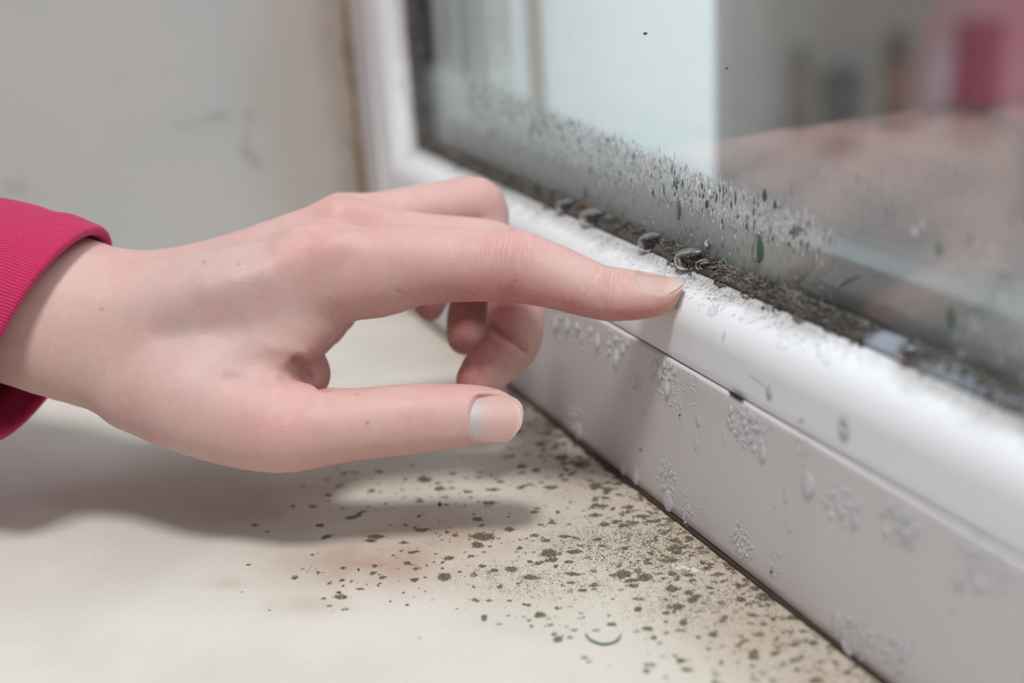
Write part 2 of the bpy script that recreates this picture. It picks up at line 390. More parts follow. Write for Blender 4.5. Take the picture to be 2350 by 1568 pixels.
def field(arr, P): 
    i = np.argmin((SX[:nx*ny]-P[0])**2+(SY[:nx*ny]-P[1])**2); return arr[i]
rs = np.random.default_rng(11); cnt = 0; tries = 0
while cnt < 1250 and tries < 16000:
    tries += 1
    P = (150+235*rs.random(), -1.5-105*rs.random()**1.7)
    ix = min(max(int(np.searchsorted(xs, P[0])), 0), nx-1); iy = int(min(max((.5-P[1])/.5, 0), ny-1)); w_ = dens[ix*ny+iy]
    if rs.random() > w_**1.4: continue
    r = .30+1.0*rs.random()**3; el = 1+1.1*rs.random(); an = 1.15+.5*rs.standard_normal()
    m = (np.abs(SX-P[0]) < 4) & (np.abs(SY-P[1]) < 4)
    dx, dy = SX[m]-P[0], SY[m]-P[1]; q = np.hypot((dx*math.cos(an)+dy*math.sin(an))/(r*el), (dy*math.cos(an)-dx*math.sin(an))/r)
    spots[m] = np.maximum(spots[m], (.55+.45*rs.random())*np.clip(1.35-.85*q, 0, 1)); cnt += 1

fattr(sill, 'spots', spots); fattr(sill, 'dens', dens); fattr(sill, 'fdens', fdens); fattr(sill, 'pink', pink)
n = NT('mouldy_painted_sill')
o_ = n.obj()
base = n.mix(n.ramp(n.noise(o_, 20, 4), .4, .65), (0.61, 0.58, 0.52, 1), (0.66, 0.635, 0.575, 1))
gr = n.noise(o_, 900, 3, .7)
pk = n.attr('pink').outputs['Fac']; de = n.attr('dens').outputs['Fac']; fd = n.attr('fdens').outputs['Fac']; sp = n.attr('spots').outputs['Fac']
base = n.mix(n.math('MULTIPLY', pk, n.ramp(n.noise(o_, 70, 4, .6), .3, .65, .5, 1)), base, (0.45, 0.325, 0.26, 1))
base = n.mix(n.ramp(gr, .52, .75, 0, .25), base, (0.40, 0.34, 0.27, 1))
base = n.mix(n.math('MULTIPLY', n.math('MAXIMUM', fd, n.math('MULTIPLY', de, .8)), n.ramp(n.noise(o_, 1150, 4, .75), .40, .62, .15, .75)), base, (0.47, 0.375, 0.255, 1))
green = n.ramp(n.noise(o_, 45, 3), .55, .7)
base = n.mix(n.math('MULTIPLY', n.math('MULTIPLY', green, fd), .30), base, (0.22, 0.25, 0.19, 1))
# medium round colonies
warp = n('VectorMath', _operation='ADD', i0=o_, i1=n('VectorMath', _operation='SCALE', i0=n('TexNoise', Scale=550, Detail=4, Vector=o_).outputs['Color'], Scale=.0052).outputs[0]).outputs[0]
v1 = n.vor(warp, 170); v2 = n.vor(warp, 330); v3 = n.vor(o_, 1750)
t1 = n.ramp(n.math('SUBTRACT', n.math('MULTIPLY', de, .36), v1), -.03, .06)
t1 = n.math('MULTIPLY', t1, n.ramp(n.noise(o_, 130, 2), .40, .55))
t2 = n.ramp(n.math('SUBTRACT', n.math('MULTIPLY', de, .34), v2), -.04, .08)
t2 = n.math('MULTIPLY', t2, n.ramp(n.noise(o_, 210, 2), .44, .58))
# fine stipple of spores
t3 = n.ramp(n.math('SUBTRACT', n.math('MULTIPLY', fd, .50), v3), -.04, .05)
t3 = n.math('MULTIPLY', t3, n.ramp(n.noise(o_, 330, 3), .36, .58, .25, 1))
breakup = n.ramp(n.noise(o_, 1700, 3, .75), .33, .6, .62, 1)
sps = n.ramp(n.math('ADD', sp, n.math('ADD', n.math('MULTIPLY', n.math('SUBTRACT', n.noise(o_, 420, 4, .7), .5), 1.9), n.math('MULTIPLY', n.math('SUBTRACT', n.noise(o_, 1500, 3, .7), .5), 1.3))), .42, .70)
tt = n.math('MAXIMUM', n.math('MULTIPLY', n.math('MAXIMUM', t1, n.math('MAXIMUM', t2, sps)), breakup), n.math('MULTIPLY', t3, .85))
mcol = n.mix(n.noise(o_, 90, 2), (0.046, 0.036, 0.012, 1), (0.082, 0.074, 0.030, 1))
col = n.mix(n.math('MULTIPLY', tt, .97), base, mcol)
bmp = n.bump(n.noise(o_, 1300, 3, .7), .25, .00015)
M_SILL = n.done(n.bsdf(Base_Color=col, Roughness=.68, Normal=bmp, Specular_IOR_Level=.18))
me.materials.append(M_SILL)

# ---- the room behind the camera, seen only as a blurred reflection in the glass
M_ROOM = plain('room_paint', (0.42, 0.38, 0.34), .9)
def box(name, x0, x1, y0, y1, z0, z1, mat, parent=None, bev=0):
    bm = bmesh.new(); bmesh.ops.create_cube(bm, size=1)
    for v in bm.verts:
        v.co = ((x0+x1)/2+v.co.x*(x1-x0), (y0+y1)/2+v.co.y*(y1-y0), (z0+z1)/2+v.co.z*(z1-z0))
    if bev: bmesh.ops.bevel(bm, geom=bm.edges[:], offset=bev, segments=2, affect='EDGES')
    me = bpy.data.meshes.new(name); bm.to_mesh(me); bm.free(); me.materials.append(mat)
    o = bpy.data.objects.new(name, me); COL.objects.link(o)
    if parent: adopt(o, parent)
    return o
tag(box('wall_far', -1.65, -1.6, -3.2, -.168, -.9, 1.6, M_ROOM), kind='structure')
tag(box('wall_back', -1.6, 2.2, -3.25, -3.2, -.9, 1.6, M_ROOM), kind='structure')
tag(box('floor', -1.6, 2.2, -3.2, -.17, -.95, -.9, plain('floor_boards', (0.26, 0.19, 0.14), .6)), kind='structure')

# ---- outdoors: pale masonry beside the window and the yard, all well out of focus
M_OUT = plain('outer_render', (0.86, 0.89, 0.90), .8)
n = NT('outer_drip_strip'); M_STRIP = n.done(n.bsdf(Base_Color=(0.36, 0.26, 0.19, 1), Roughness=.7))
tag(box('wall_outside', -.25, 0.0, .062, .197, -.6, 1.6, M_OUT, bev=.006), kind='structure')
tag(box('trim_1', -.002, .0016, .0885, .0955, -.2, 1.0, M_STRIP), kind='structure')
tag(box('trim_2', -.002, .0016, .058, .0655, -.2, 1.0, plain('outer_joint', (0.17, 0.16, 0.14), .7)), kind='structure')
tag(box('window_sill_outside', -.02, .9, .062, .205, -.06, -.032, plain('zinc_sill', (0.55, 0.56, 0.57), .5), bev=.003), kind='structure')
bpy.data.objects['window_sill_outside'].name = 'trim_3'
tag(box('ground', -14, 6, .25, 14, -1.32, -1.3, plain('yard_paving', (0.62, 0.57, 0.54), .9)), kind='structure')

# the house wall the window sits in: beside, above and below the opening
def multi_box(name, boxes, mat):
    V = []; F = []
    for x0, x1, y0, y1, z0, z1 in boxes:
        o = len(V); V += [(x, y, z) for x in (x0, x1) for y in (y0, y1) for z in (z0, z1)]
        F += [tuple(o+k for k in q) for q in ((0, 1, 3, 2), (4, 6, 7, 5), (0, 4, 5, 1), (2, 3, 7, 6), (0, 2, 6, 4), (1, 5, 7, 3))]
    return mesh_obj(name, V, F, mat, smooth=False, scale=1)
tag(multi_box('wall_window', [(.9, 5.5, .0, .06, -1.3, 3.4), (0, .9, .0, .06, .9, 3.4), (-.25, .9, .002, .06, -1.3, -.021), (-6, -.25, -.1, .06, -1.3, 3.4)], M_ROOM), kind='structure')

# ------------------------------------------------------------------ the hand
# Every finger is a chain of stations (camera-space centre, radius across, radius dorsal); the skin is the smooth
# union of all chains, polygonised once so palm, thumb, fingers and forearm are one continuous surface.
VOX = 0.62
def unit(v): v = np.asarray(v, float); return v/np.linalg.norm(v)
def catmull(P, n):
    P = np.asarray(P, float); m = len(P); out = []
    Q = np.vstack([2*P[0]-P[1], P, 2*P[-1]-P[-2]])
    for i in range(1, m):
        p0, p1, p2, p3 = Q[i-1], Q[i], Q[i+1], Q[i+2]
        for k in range(n):
            t = k/n
            out.append(.5*((2*p1)+(-p0+p2)*t+(2*p0-5*p1+4*p2-p3)*t*t+(-p0+3*p1-3*p2+p3)*t**3))
    out.append(P[-1]); return np.array(out)
class Chain:
    def __init__(s, name, st, dors, sub=3):
        """st: rows (u, v, depth, r_across, r_dorsal)"""
        s.name = name
        raw = np.array([list(px(a[0], a[1], a[2]))+[a[3], a[4]] for a in st])
        D = np.array([unit(d) for d in (dors if isinstance(dors, list) else [dors]*len(st))])
        c = catmull(np.hstack([raw, D]), sub)
        s.c = c[:, :3]; s.ra = c[:, 3]; s.rd = c[:, 4]; s.D = c[:, 5:8]
        s.s = np.r_[0, np.cumsum(np.linalg.norm(np.diff(s.c, axis=0), axis=1))]
        T = np.gradient(s.c, axis=0); s.T = T/np.linalg.norm(T, axis=1)[:, None]
        s.D = s.D-(s.D*s.T).sum(1)[:, None]*s.T; s.D /= np.linalg.norm(s.D, axis=1)[:, None]
        s.S = np.cross(s.T, s.D)
DI = (0.0, -.85, -.53)
CH = {}
CH['index'] = Chain('index', [
    (700, 612, 348, 11, 12.0), (790, 624, 346, 11.5, 13.2), (860, 626, 345, 11.2, 13.2), (950, 609, 343, 10.3, 11.6), (1040, 608, 341.5, 9.8, 10.6),
    (1120, 609, 340, 9.6, 10.2), (1180, 612, 339, 9.6, 10.0), (1250, 629, 338, 9.1, 9.1), (1320, 652, 336.5, 8.4, 8.1), (1375, 671, 335.5, 7.9, 7.25),
    (1405, 675, 335, 7.9, 7.2), (1460, 678, 334, 7.6, 6.4), (1503, 677, 333.2, 6.7, 5.4), (1532, 671, 332.8, 5.0, 3.9)], DI)
DM = (0.1, -.9, -.35)
CH['middle'] = Chain('middle', [
    (780, 540, 362, 10.5, 11.0), (850, 545, 363, 10.3, 10.4), (950, 563, 365, 9.8, 9.8), (1060, 571, 367.5, 9.4, 9.6), (1130, 580, 369, 9.4, 9.5),
    (1172, 607, 370, 9.3, 9.0), (1183, 660, 370, 8.9, 8.6), (1183, 720, 369, 8.7, 8.6), (1178, 775, 368, 8.5, 8.6), (1155, 812, 366, 8.3, 7.9), (1118, 846, 364, 7.8, 7.2), (1092, 872, 362, 6.6, 5.8)],
    [DM, DM, DM, DM, DM, (.75, -.6, -.25), (.95, -.1, -.3), (.95, 0, -.3), (.9, .3, -.3), (.65, .7, -.3), (.6, .75, -.3), (.6, .75, -.3)])
CH['ring'] = Chain('ring', [
    (790, 522, 380, 10, 10.2), (860, 512, 381, 9.6, 9.4), (950, 492, 384, 9.2, 8.8), (1030, 478, 387, 9.1, 8.9), (1085, 474, 389, 9.4, 9.3),
    (1103, 500, 390, 9.0, 8.9), (1108, 560, 389, 8.3, 8.0), (1100, 640, 388, 8.1, 7.9), (1090, 690, 386, 7.9, 7.6), (1078, 735, 384, 7.6, 7.2), (1068, 772, 382, 6.4, 5.8)],
    [DM, DM, DM, DM, (.35, -.9, -.3), (.85, -.4, -.3), (.95, 0, -.3), (.95, .1, -.3), (.9, .2, -.3), (.9, .3, -.3), (.9, .3, -.3)])
CH['pinky'] = Chain('pinky', [
    (770, 560, 396, 9.3, 9.3), (850, 545, 398, 8.4, 8.2), (930, 530, 401, 7.9, 7.6), (985, 528, 403, 7.8, 7.6),
    (1003, 560, 404, 7.3, 7.2), (1003, 620, 403, 6.8, 6.6), (994, 665, 401, 6.5, 6.2), (985, 704, 399, 5.0, 4.8)],
    [DM, DM, DM, (.6, -.7, -.3), (.95, -.2, -.3), (.95, .1, -.3), (.9, .3, -.3), (.9, .3, -.3)])
DT = (0.05, -.22, -1)
CH['thumb'] = Chain('thumb', [
    (330, 868, 347, 15.5, 13), (430, 905, 342, 16, 14), (540, 950, 341.5, 14.6, 14), (640, 976, 337.5, 12.9, 12.6), (720, 979, 337.5, 11.2, 11.4), (800, 975, 336.5, 9.9, 10.4),
    (880, 968, 336, 9.7, 9.8), (950, 961, 335.5, 9.5, 9.2), (1010, 957, 335, 9.0, 8.5), (1075, 953, 334.6, 8.4, 7.6), (1125, 954, 334.6, 7.5, 6.6), (1158, 957, 334.8, 5.8, 5.0)], DT)
DB = (0.05, -.70, -.75)
CH['mc_index'] = Chain('mc_index', [(300, 715, 350, 14, 14), (430, 700, 348, 14, 14), (560, 672, 347, 13.5, 13.5), (680, 640, 347, 12.5, 12.5), (770, 625, 346.5, 12, 12.5)], DB, 2)
CH['mc_middle'] = Chain('mc_middle', [(300, 690, 358, 14, 13.5), (430, 672, 358, 14, 13), (570, 628, 360, 13, 12.4), (690, 575, 361.5, 11.5, 11.4), (785, 543, 362, 10.8, 10.8)], DB, 2)
CH['mc_ring'] = Chain('mc_ring', [(300, 700, 370, 13, 13), (430, 690, 374, 13, 12.5), (570, 645, 378, 12.5, 12), (700, 570, 380, 10.5, 10.5), (785, 527, 380, 10, 10.2)], DB, 2)
CH['mc_pinky'] = Chain('mc_pinky', [(300, 735, 378, 12, 12), (430, 735, 385, 12, 12), (570, 700, 391, 12, 12), (700, 620, 395, 10, 10), (775, 565, 396, 9.3, 9.3)], DB, 2)
CH['palm'] = Chain('palm', [(300, 780, 360, 16, 17), (450, 800, 362, 18, 17), (570, 780, 366, 18, 15), (680, 730, 370, 18, 12), (735, 690, 372, 16, 10)], (0.2, -.9, -.3), 2)
CH['web'] = Chain('web', [(500, 840, 345, 13, 12), (590, 800, 347, 12, 11), (675, 748, 349, 11.5, 10.5), (722, 712, 350, 10, 9.5)], (0, -.5, -.85), 2)
CH['thenar'] = Chain('thenar', [(480, 900, 350, 13, 12), (600, 890, 352, 12, 11), (690, 858, 356, 8.5, 9)], (0, -.3, -1), 2)
DF = (.1, -.25, -1)
CH['forearm'] = Chain('forearm', [(-1100, 560, 392, 28, 26), (-420, 655, 370, 26, 24), (-230, 668, 364, 25, 22), (-60, 676, 358, 24.2, 20), (50, 692, 354.5, 23.9, 19), (150, 727, 352.5, 23.5, 18), (240, 765, 351, 22.0, 17.5), (310, 790, 350, 21.0, 17)], DF, 2)
FING = ['index', 'middle', 'ring', 'pinky']
BASE = ['mc_index', 'mc_middle', 'mc_ring', 'mc_pinky', 'palm', 'web', 'thenar', 'forearm']

lo = np.min([c.c.min(0)-np.max(np.r_[c.ra, c.rd]) for c in CH.values()], axis=0)-4
hi = np.max([c.c.max(0)+np.max(np.r_[c.ra, c.rd]) for c in CH.values()], axis=0)+4
lo[0] = max(lo[0], px(-330, 0, 380)[0])
NX, NY, NZ = [int(k) for k in np.ceil((hi-lo)/VOX)+1]
FAR = 9.0
AX = [np.arange(n_, dtype=np.float32)*VOX+lo[i] for i, n_ in enumerate((NX, NY, NZ))]
def ell(x, y, z, c0, c1, ra0, ra1, rd0, rd1, S, D):
    d = c1-c0; L2 = float(d@d)
    t = np.clip(((x-c0[0])*d[0]+(y-c0[1])*d[1]+(z-c0[2])*d[2])/L2, 0, 1)
    qx = x-(c0[0]+t*d[0]); qy = y-(c0[1]+t*d[1]); qz = z-(c0[2]+t*d[2])
    T = d/math.sqrt(L2)
    qa = qx*S[0]+qy*S[1]+qz*S[2]; qb = qx*D[0]+qy*D[1]+qz*D[2]; qt = qx*T[0]+qy*T[1]+qz*T[2]
    a = ra0+(ra1-ra0)*t; b = rd0+(rd1-rd0)*t; e = np.minimum(a, b)
    k0 = np.sqrt((qa/a)**2+(qb/b)**2+(qt/e)**2); k1 = np.sqrt((qa/a**2)**2+(qb/b**2)**2+(qt/e**2)**2)+1e-9
    return (k0*(k0-1)/k1).astype(np.float32)
def chain_field(ch):
    F = np.full((NX, NY, NZ), FAR, np.float32)
    for i in range(len(ch.c)-1):
        c0, c1 = ch.c[i], ch.c[i+1]; r = max(ch.ra[i], ch.ra[i+1], ch.rd[i], ch.rd[i+1])+7
        mn = np.minimum(c0, c1)-r; mx = np.maximum(c0, c1)+r
        a = np.clip(((mn-lo)/VOX).astype(int), 0, None); b = np.clip(((mx-lo)/VOX).astype(int)+1, 0, (NX, NY, NZ))
        if (b <= a).any(): continue
        x = AX[0][a[0]:b[0]][:, None, None]; y = AX[1][a[1]:b[1]][None, :, None]; z = AX[2][a[2]:b[2]][None, None, :]
        S = unit(ch.S[i]+ch.S[i+1]); D = unit(ch.D[i]+ch.D[i+1])
        f_ = ell(x, y, z, c0, c1, ch.ra[i], ch.ra[i+1], ch.rd[i], ch.rd[i+1], S, D)
        sl = np.s_[a[0]:b[0], a[1]:b[1], a[2]:b[2]]
        F[sl] = np.minimum(F[sl], f_)
    return F
def smin(a, b, k):
    h = np.maximum(k-np.abs(a-b), 0)/k
    return np.minimum(a, b)-h*h*h*k/6
FLD = None
for nm in BASE:
    f_ = chain_field(CH[nm]); FLD = f_ if FLD is None else smin(FLD, f_, 9.0 if nm != 'thenar' else 4.0)
FF = None
for nm in FING:
    f_ = chain_field(CH[nm]); FF = f_ if FF is None else smin(FF, f_, 1.6)
FLD = smin(FLD, FF, 5.0)
FLD = smin(FLD, chain_field(CH['thumb']), 6.5)
del FF, f_
def surface_nets(F, lo, h):
    ins = F < 0
    nx, ny, nz = F.shape
    cs = np.zeros((nx-1, ny-1, nz-1), np.int8)
    corners = [(i, j, k) for i in (0, 1) for j in (0, 1) for k in (0, 1)]
    for (i, j, k) in corners: cs += ins[i:nx-1+i, j:ny-1+j, k:nz-1+k]
    act = (cs > 0) & (cs < 8)
    ci = np.argwhere(act); n_ = len(ci)
    idm = np.full(act.shape, -1, np.int32); idm[act] = np.arange(n_)
    vals = {c: F[ci[:, 0]+c[0], ci[:, 1]+c[1], ci[:, 2]+c[2]] for c in corners}
    acc = np.zeros((n_, 3)); cnt = np.zeros(n_)
    for c in corners:
        for ax in range(3):
            if c[ax] == 0:
                d = list(c); d[ax] = 1; d = tuple(d)
                a, b = vals[c], vals[d]; m = (a < 0) != (b < 0)
                t = np.where(m, a/np.where(m, a-b, 1), 0)
                p = np.array(c, float)[None, :].repeat(n_, 0); p[:, ax] += t
                acc[m] += p[m]; cnt[m] += 1
    V = (ci+acc/cnt[:, None])*h+lo
    faces = []
    for ax in range(3):
        b1, b2 = (ax+1) % 3, (ax+2) % 3
        sl0 = [slice(None)]*3; sl1 = [slice(None)]*3
        sl0[ax] = slice(0, F.shape[ax]-1); sl1[ax] = slice(1, None)
        A, B = ins[tuple(sl0)], ins[tuple(sl1)]
        e = np.argwhere(A != B)
        e = e[(e[:, b1] > 0) & (e[:, b2] > 0) & (e[:, b1] < F.shape[b1]-1) & (e[:, b2] < F.shape[b2]-1)]
        q = []
        for s1, s2 in ((0, 0), (-1, 0), (-1, -1), (0, -1)):
            t = e.copy(); t[:, b1] += s1; t[:, b2] += s2
            q.append(idm[t[:, 0], t[:, 1], t[:, 2]])
        q = np.stack(q, 1); fl = A[e[:, 0], e[:, 1], e[:, 2]]
        q[~fl] = q[~fl][:, ::-1]
        faces.append(q[(q >= 0).all(1)])
    return V, np.vstack(faces)
HV, HF = surface_nets(FLD, lo, VOX)
def sample(F, P):
    g = (P-lo)/VOX; i = np.clip(np.floor(g).astype(int), 0, np.array(F.shape)-2); f_ = g-i
    out = 0
    for a in (0, 1):
        for b in (0, 1):
            for c in (0, 1):
                w = (f_[:, 0] if a else 1-f_[:, 0])*(f_[:, 1] if b else 1-f_[:, 1])*(f_[:, 2] if c else 1-f_[:, 2])
                out = out+w*F[i[:, 0]+a, i[:, 1]+b, i[:, 2]+c]
    return out
# keep only the biggest shell and relax the surface a little
def adj_smooth(V, F, it, lam=.5, mu=-.52):
    E = np.vstack([F[:, [0, 1]], F[:, [1, 2]], F[:, [2, 3]], F[:, [3, 0]]])
    E = np.vstack([E, E[:, ::-1]]); n_ = len(V)
    cnt = np.bincount(E[:, 0], minlength=n_)[:, None]
    for k in range(it):
        for w in (lam, mu):
            S = np.stack([np.bincount(E[:, 0], weights=V[E[:, 1], a], minlength=n_) for a in range(3)], 1)
            V = V+w*(S/np.maximum(cnt, 1)-V)
    return V
HV = adj_smooth(HV, HF, 6)
def normals(V, F):
    n_ = np.cross(V[F[:, 2]]-V[F[:, 0]], V[F[:, 3]]-V[F[:, 1]])
    N = np.zeros_like(V)
    for k in range(4):
        for a in range(3): N[:, a] += np.bincount(F[:, k], weights=n_[:, a], minlength=len(V))
    return N/np.maximum(np.linalg.norm(N, axis=1), 1e-9)[:, None]
HN = normals(HV, HF)
# make sure normals point out of the flesh
if (sample(FLD, HV+HN*1.0)-sample(FLD, HV-HN*1.0)).mean() < 0:
    HF = HF[:, ::-1]; HN = -HN
HU = HV[:, 0]/HV[:, 2]*FPX+W/2; HVV = HV[:, 1]/HV[:, 2]*FPX+H/2      # where each point lies along the hand
def pt(u, v, t): return px(u, v, t)
def near(P, r): return np.exp(-((HV-P)**2).sum(1)/(r*r))
def surf(u, v):                          # front-most skin point under an image position
    d = (HU-u)**2+(HVV-v)**2; m = np.argsort(d)[:60]; m = m[HN[m, 2] < 0.05] if (HN[m, 2] < .05).any() else m
    return HV[m[np.argmin(HV[m, 2]+d[m]*.02)]]
def line_d(pts, amp, w):                 # groove (or ridge) along a polyline on the skin
    d = np.full(len(HV), 1e9)
    Q = [surf(*p) for p in pts]
    for a, b in zip(Q[:-1], Q[1:]):
        e = b-a; t = np.clip(((HV-a)@e)/(e@e), 0, 1); d = np.minimum(d, np.linalg.norm(HV-(a+t[:, None]*e), axis=1))
    return amp*np.exp(-(d/w)**2)
class Nail:
    def __init__(s, A, B, dorsal, width, sag, taper=.85, bow=0.0, tip=.17):
        s.tip = tip
        s.A = np.array(A); B = np.array(B); s.T = unit(B-s.A); s.D = unit(np.array(dorsal)-np.dot(dorsal, s.T)*s.T); s.S = np.cross(s.T, s.D)
        s.L = np.linalg.norm(B-s.A); s.w = width; s.sag = sag; s.taper = taper; s.bow = bow
    def half(s, x): return s.w/2*(s.taper+(1-s.taper)*np.sin(np.clip(x/s.L*1.5, 0, 1)*math.pi/2))*(1-.08*np.clip((x/s.L-.7)/.3, 0, 1))
    def h(s, x, v): return -s.sag*(v*v)*(1+.15*v*v)-s.bow*((x/s.L)-.35)**2
    def x0(s, v): return s.L*.14*np.abs(v)**2.2
    def x1(s, v): return s.L*(1-s.tip*np.abs(v)**2.3)
NT_ = Nail(px(1066, 957, 327.2), px(1200, 958, 328.2), DT, 13.6, 2.7, bow=1.2, tip=.30)
NI_ = Nail(px(1447, 634, 330.4), px(1571, 643, 330.3), DI, 9.8, 1.9, bow=.6, tip=.34)
def seat_nail(q, bed_end=.86):
    """press the skin under the plate and raise the folds around it"""
    r = HV-q.A; x = r@q.T; y = r@q.S; z = r@q.D
    hf = q.half(x); v = y/hf
    sel = (x > -4) & (x < q.L+1) & (np.abs(v) < 1.6) & (z > -6)
    vv = np.clip(v, -1, 1); tgt = q.h(x, vv)-.36
    inside = np.clip((1.0-np.abs(v))/.10, 0, 1)*np.clip((x-q.x0(vv)-1.1)/.5, 0, 1)
    dz = np.where(sel, (tgt-z)*inside, 0)
    # flesh ends before the free edge
    edge = np.minimum(np.maximum(np.abs(v)-1, 0)*hf, 9); back = np.maximum(q.x0(vv)-x, 0)
    back = np.maximum(q.x0(vv)+1.1-x, 0); dist = np.hypot(edge, back)
    fold = .20*np.exp(-((dist-.5)/.75)**2)*(inside < .6)*np.clip((q.L*bed_end-x)/3, 0, 1)
    rise = np.clip(tgt+.5-z, 0, .6)*np.exp(-(dist/1.3)**2)*(inside < .6)*np.clip((q.L*bed_end-x)/3, 0, 1)
    dz = dz+np.where(sel, fold+rise, 0)
    return dz[:, None]*q.D
DSP = np.zeros(len(HV))
wr = np.zeros(len(HV)); wr2 = np.zeros(len(HV))
def groove(pts, amp, w): 
    global DSP
    DSP = DSP+line_d(pts, amp, w)
def bump_(u, v, r, amp):
    global DSP
    P = surf(u, v); DSP = DSP+amp*np.exp(-((HV-P)**2).sum(1)/(r*r))
groove([(530, 866), (590, 873), (645, 868), (688, 838)], -1.0, 1.9)
groove([(600, 850), (650, 838), (690, 815)], .5, 2.5)
groove([(682, 828), (712, 862), (744, 889)], -2.0, 1.5)
groove([(625, 800), (665, 800), (700, 815)], .5, 2.2)
groove([(700, 590), (680, 600), (640, 620)], -.5, 3.5)
groove([(640, 560), (700, 520), (775, 480), (860, 478)], .7, 3.2)
groove([(480, 660), (600, 620), (700, 585), (790, 555)], .9, 4.0)
groove([(560, 590), (680, 545), (770, 520), (850, 515)], -.6, 3.2)
groove([(620, 690), (720, 650), (790, 610)], -.5, 5.0)
groove([(330, 610), (450, 590), (560, 560)], .35, 4.0)
bump_(785, 560, 8, .7); bump_(775, 470, 7, .6)
bump_(285, 815, 11, -1.6); bump_(330, 880, 12, .8); bump_(640, 1000, 14, .7)
bump_(1175, 560, 6.5, .7); bump_(1398, 622, 3.6, .5); bump_(1345, 600, 4.5, -.35); bump_(1440, 625, 2.5, -.2)
bump_(1130, 420, 5.5, .6); bump_(1212, 532, 4, .4); bump_(960, 905, 7, .25)
groove([(1168, 688), (1172, 670), (1180, 650)], -.35, .8)
groove([(1385, 730), (1382, 705), (1380, 680)], -.30, .7)
groove([(1118, 742), (1150, 768), (1190, 790), (1208, 802)], -1.7, 1.3)
for k, (a_, b_, c_) in enumerate((((838, 748), (832, 725), (826, 700)), ((862, 742), (850, 715), (842, 690)), ((905, 722), (888, 700), (878, 682)), ((948, 703), (925, 682), (912, 668)), ((765, 740), (758, 715), (756, 690)), ((795, 752), (780, 730), (775, 705)))):
    groove([a_, b_, c_], -.22, .6)
for k in range(7):
    u_ = 925+k*9; groove([(u_, 905+3*abs(k-3)), (u_-4+k*.6, 960), (u_+2, 1030-4*abs(k-3))], -.09, .4)
for k in range(6):
    u_ = 1140+k*13; groove([(u_-6, 545+2*abs(k-3)), (u_+4*(k-2.5)*.5, 575), (u_-3, 608)], -.06, .45)
for k in range(5):
    u_ = 1376+k*9; groove([(u_, 618), (u_-3, 645), (u_+1, 672)], -.07, .42)

HV = HV+HN*DSP[:, None]
_dz = seat_nail(NT_, .9)+seat_nail(NI_, .8)
_act = np.linalg.norm(_dz, axis=1) > 0
_E = np.vstack([HF[:, [0, 1]], HF[:, [1, 2]], HF[:, [2, 3]], HF[:, [3, 0]]]); _E = np.vstack([_E, _E[:, ::-1]]); _c = np.bincount(_E[:, 0], minlength=len(HV))[:, None]
for _k in range(2):
    _dz = .5*_dz+.5*np.stack([np.bincount(_E[:, 0], weights=_dz[_E[:, 1], a], minlength=len(HV)) for a in range(3)], 1)/_c
HV = HV+_dz
HN = normals(HV, HF)

# skin colour, with shade painted in under the fingers: pinker over knuckles, fingertips and the web, yellower on the forearm
col = np.tile(np.array([0.63, 0.412, 0.372]), (len(HV), 1))
def tint(w, c, k): col[:] = col*(1-(w*k)[:, None])+np.array(c)*(w*k)[:, None]
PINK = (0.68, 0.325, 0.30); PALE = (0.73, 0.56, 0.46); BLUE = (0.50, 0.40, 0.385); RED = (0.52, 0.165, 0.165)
tint(np.clip((330-HU)/300, 0, 1), PALE, .35)
for (u, v, t, r, k) in ((770, 470, 355, 11, .45), (760, 560, 338, 12, .35), (1180, 560, 332, 8, .35), (1130, 420, 380, 8, .4), (1215, 540, 365, 7, .3), (960, 960, 315, 13, .25), (650, 1000, 316, 18, .3), (1080, 900, 318, 8, .45), (900, 640, 335, 25, .15)):
    tint(near(px(u, v, t), r), PINK, k)
ic, mc, rc, pc, tc_ = CH['index'], CH['middle'], CH['ring'], CH['pinky'], CH['thumb']
def assoc(ch):
    best = np.full(len(HV), 1e9); s = np.zeros(len(HV)); dd_ = np.zeros(len(HV)); aa = np.zeros(len(HV))
    for i in range(len(ch.c)-1):
        d = ch.c[i+1]-ch.c[i]; L2 = d@d
        t = np.clip(((HV-ch.c[i])@d)/L2, 0, 1); q = HV-(ch.c[i]+t[:, None]*d)
        r = np.linalg.norm(q, axis=1)/(ch.ra[i]+ch.rd[i])*2; m = r < best
        best[m] = r[m]; s[m] = (ch.s[i]+t*math.sqrt(L2))[m]; dd_[m] = (q@ch.D[i])[m]/ch.rd[i]; aa[m] = (q@ch.S[i])[m]/ch.ra[i]
    return best, s, dd_, aa
bi, si, di, ai = assoc(ic)
bm_, sm_, dm_2, am_ = assoc(mc); br_, sr_, dr_, ar_ = assoc(rc); bp_, sp_, dp_, ap_ = assoc(pc)
bt, s_t, dt_, at_ = assoc(tc_)
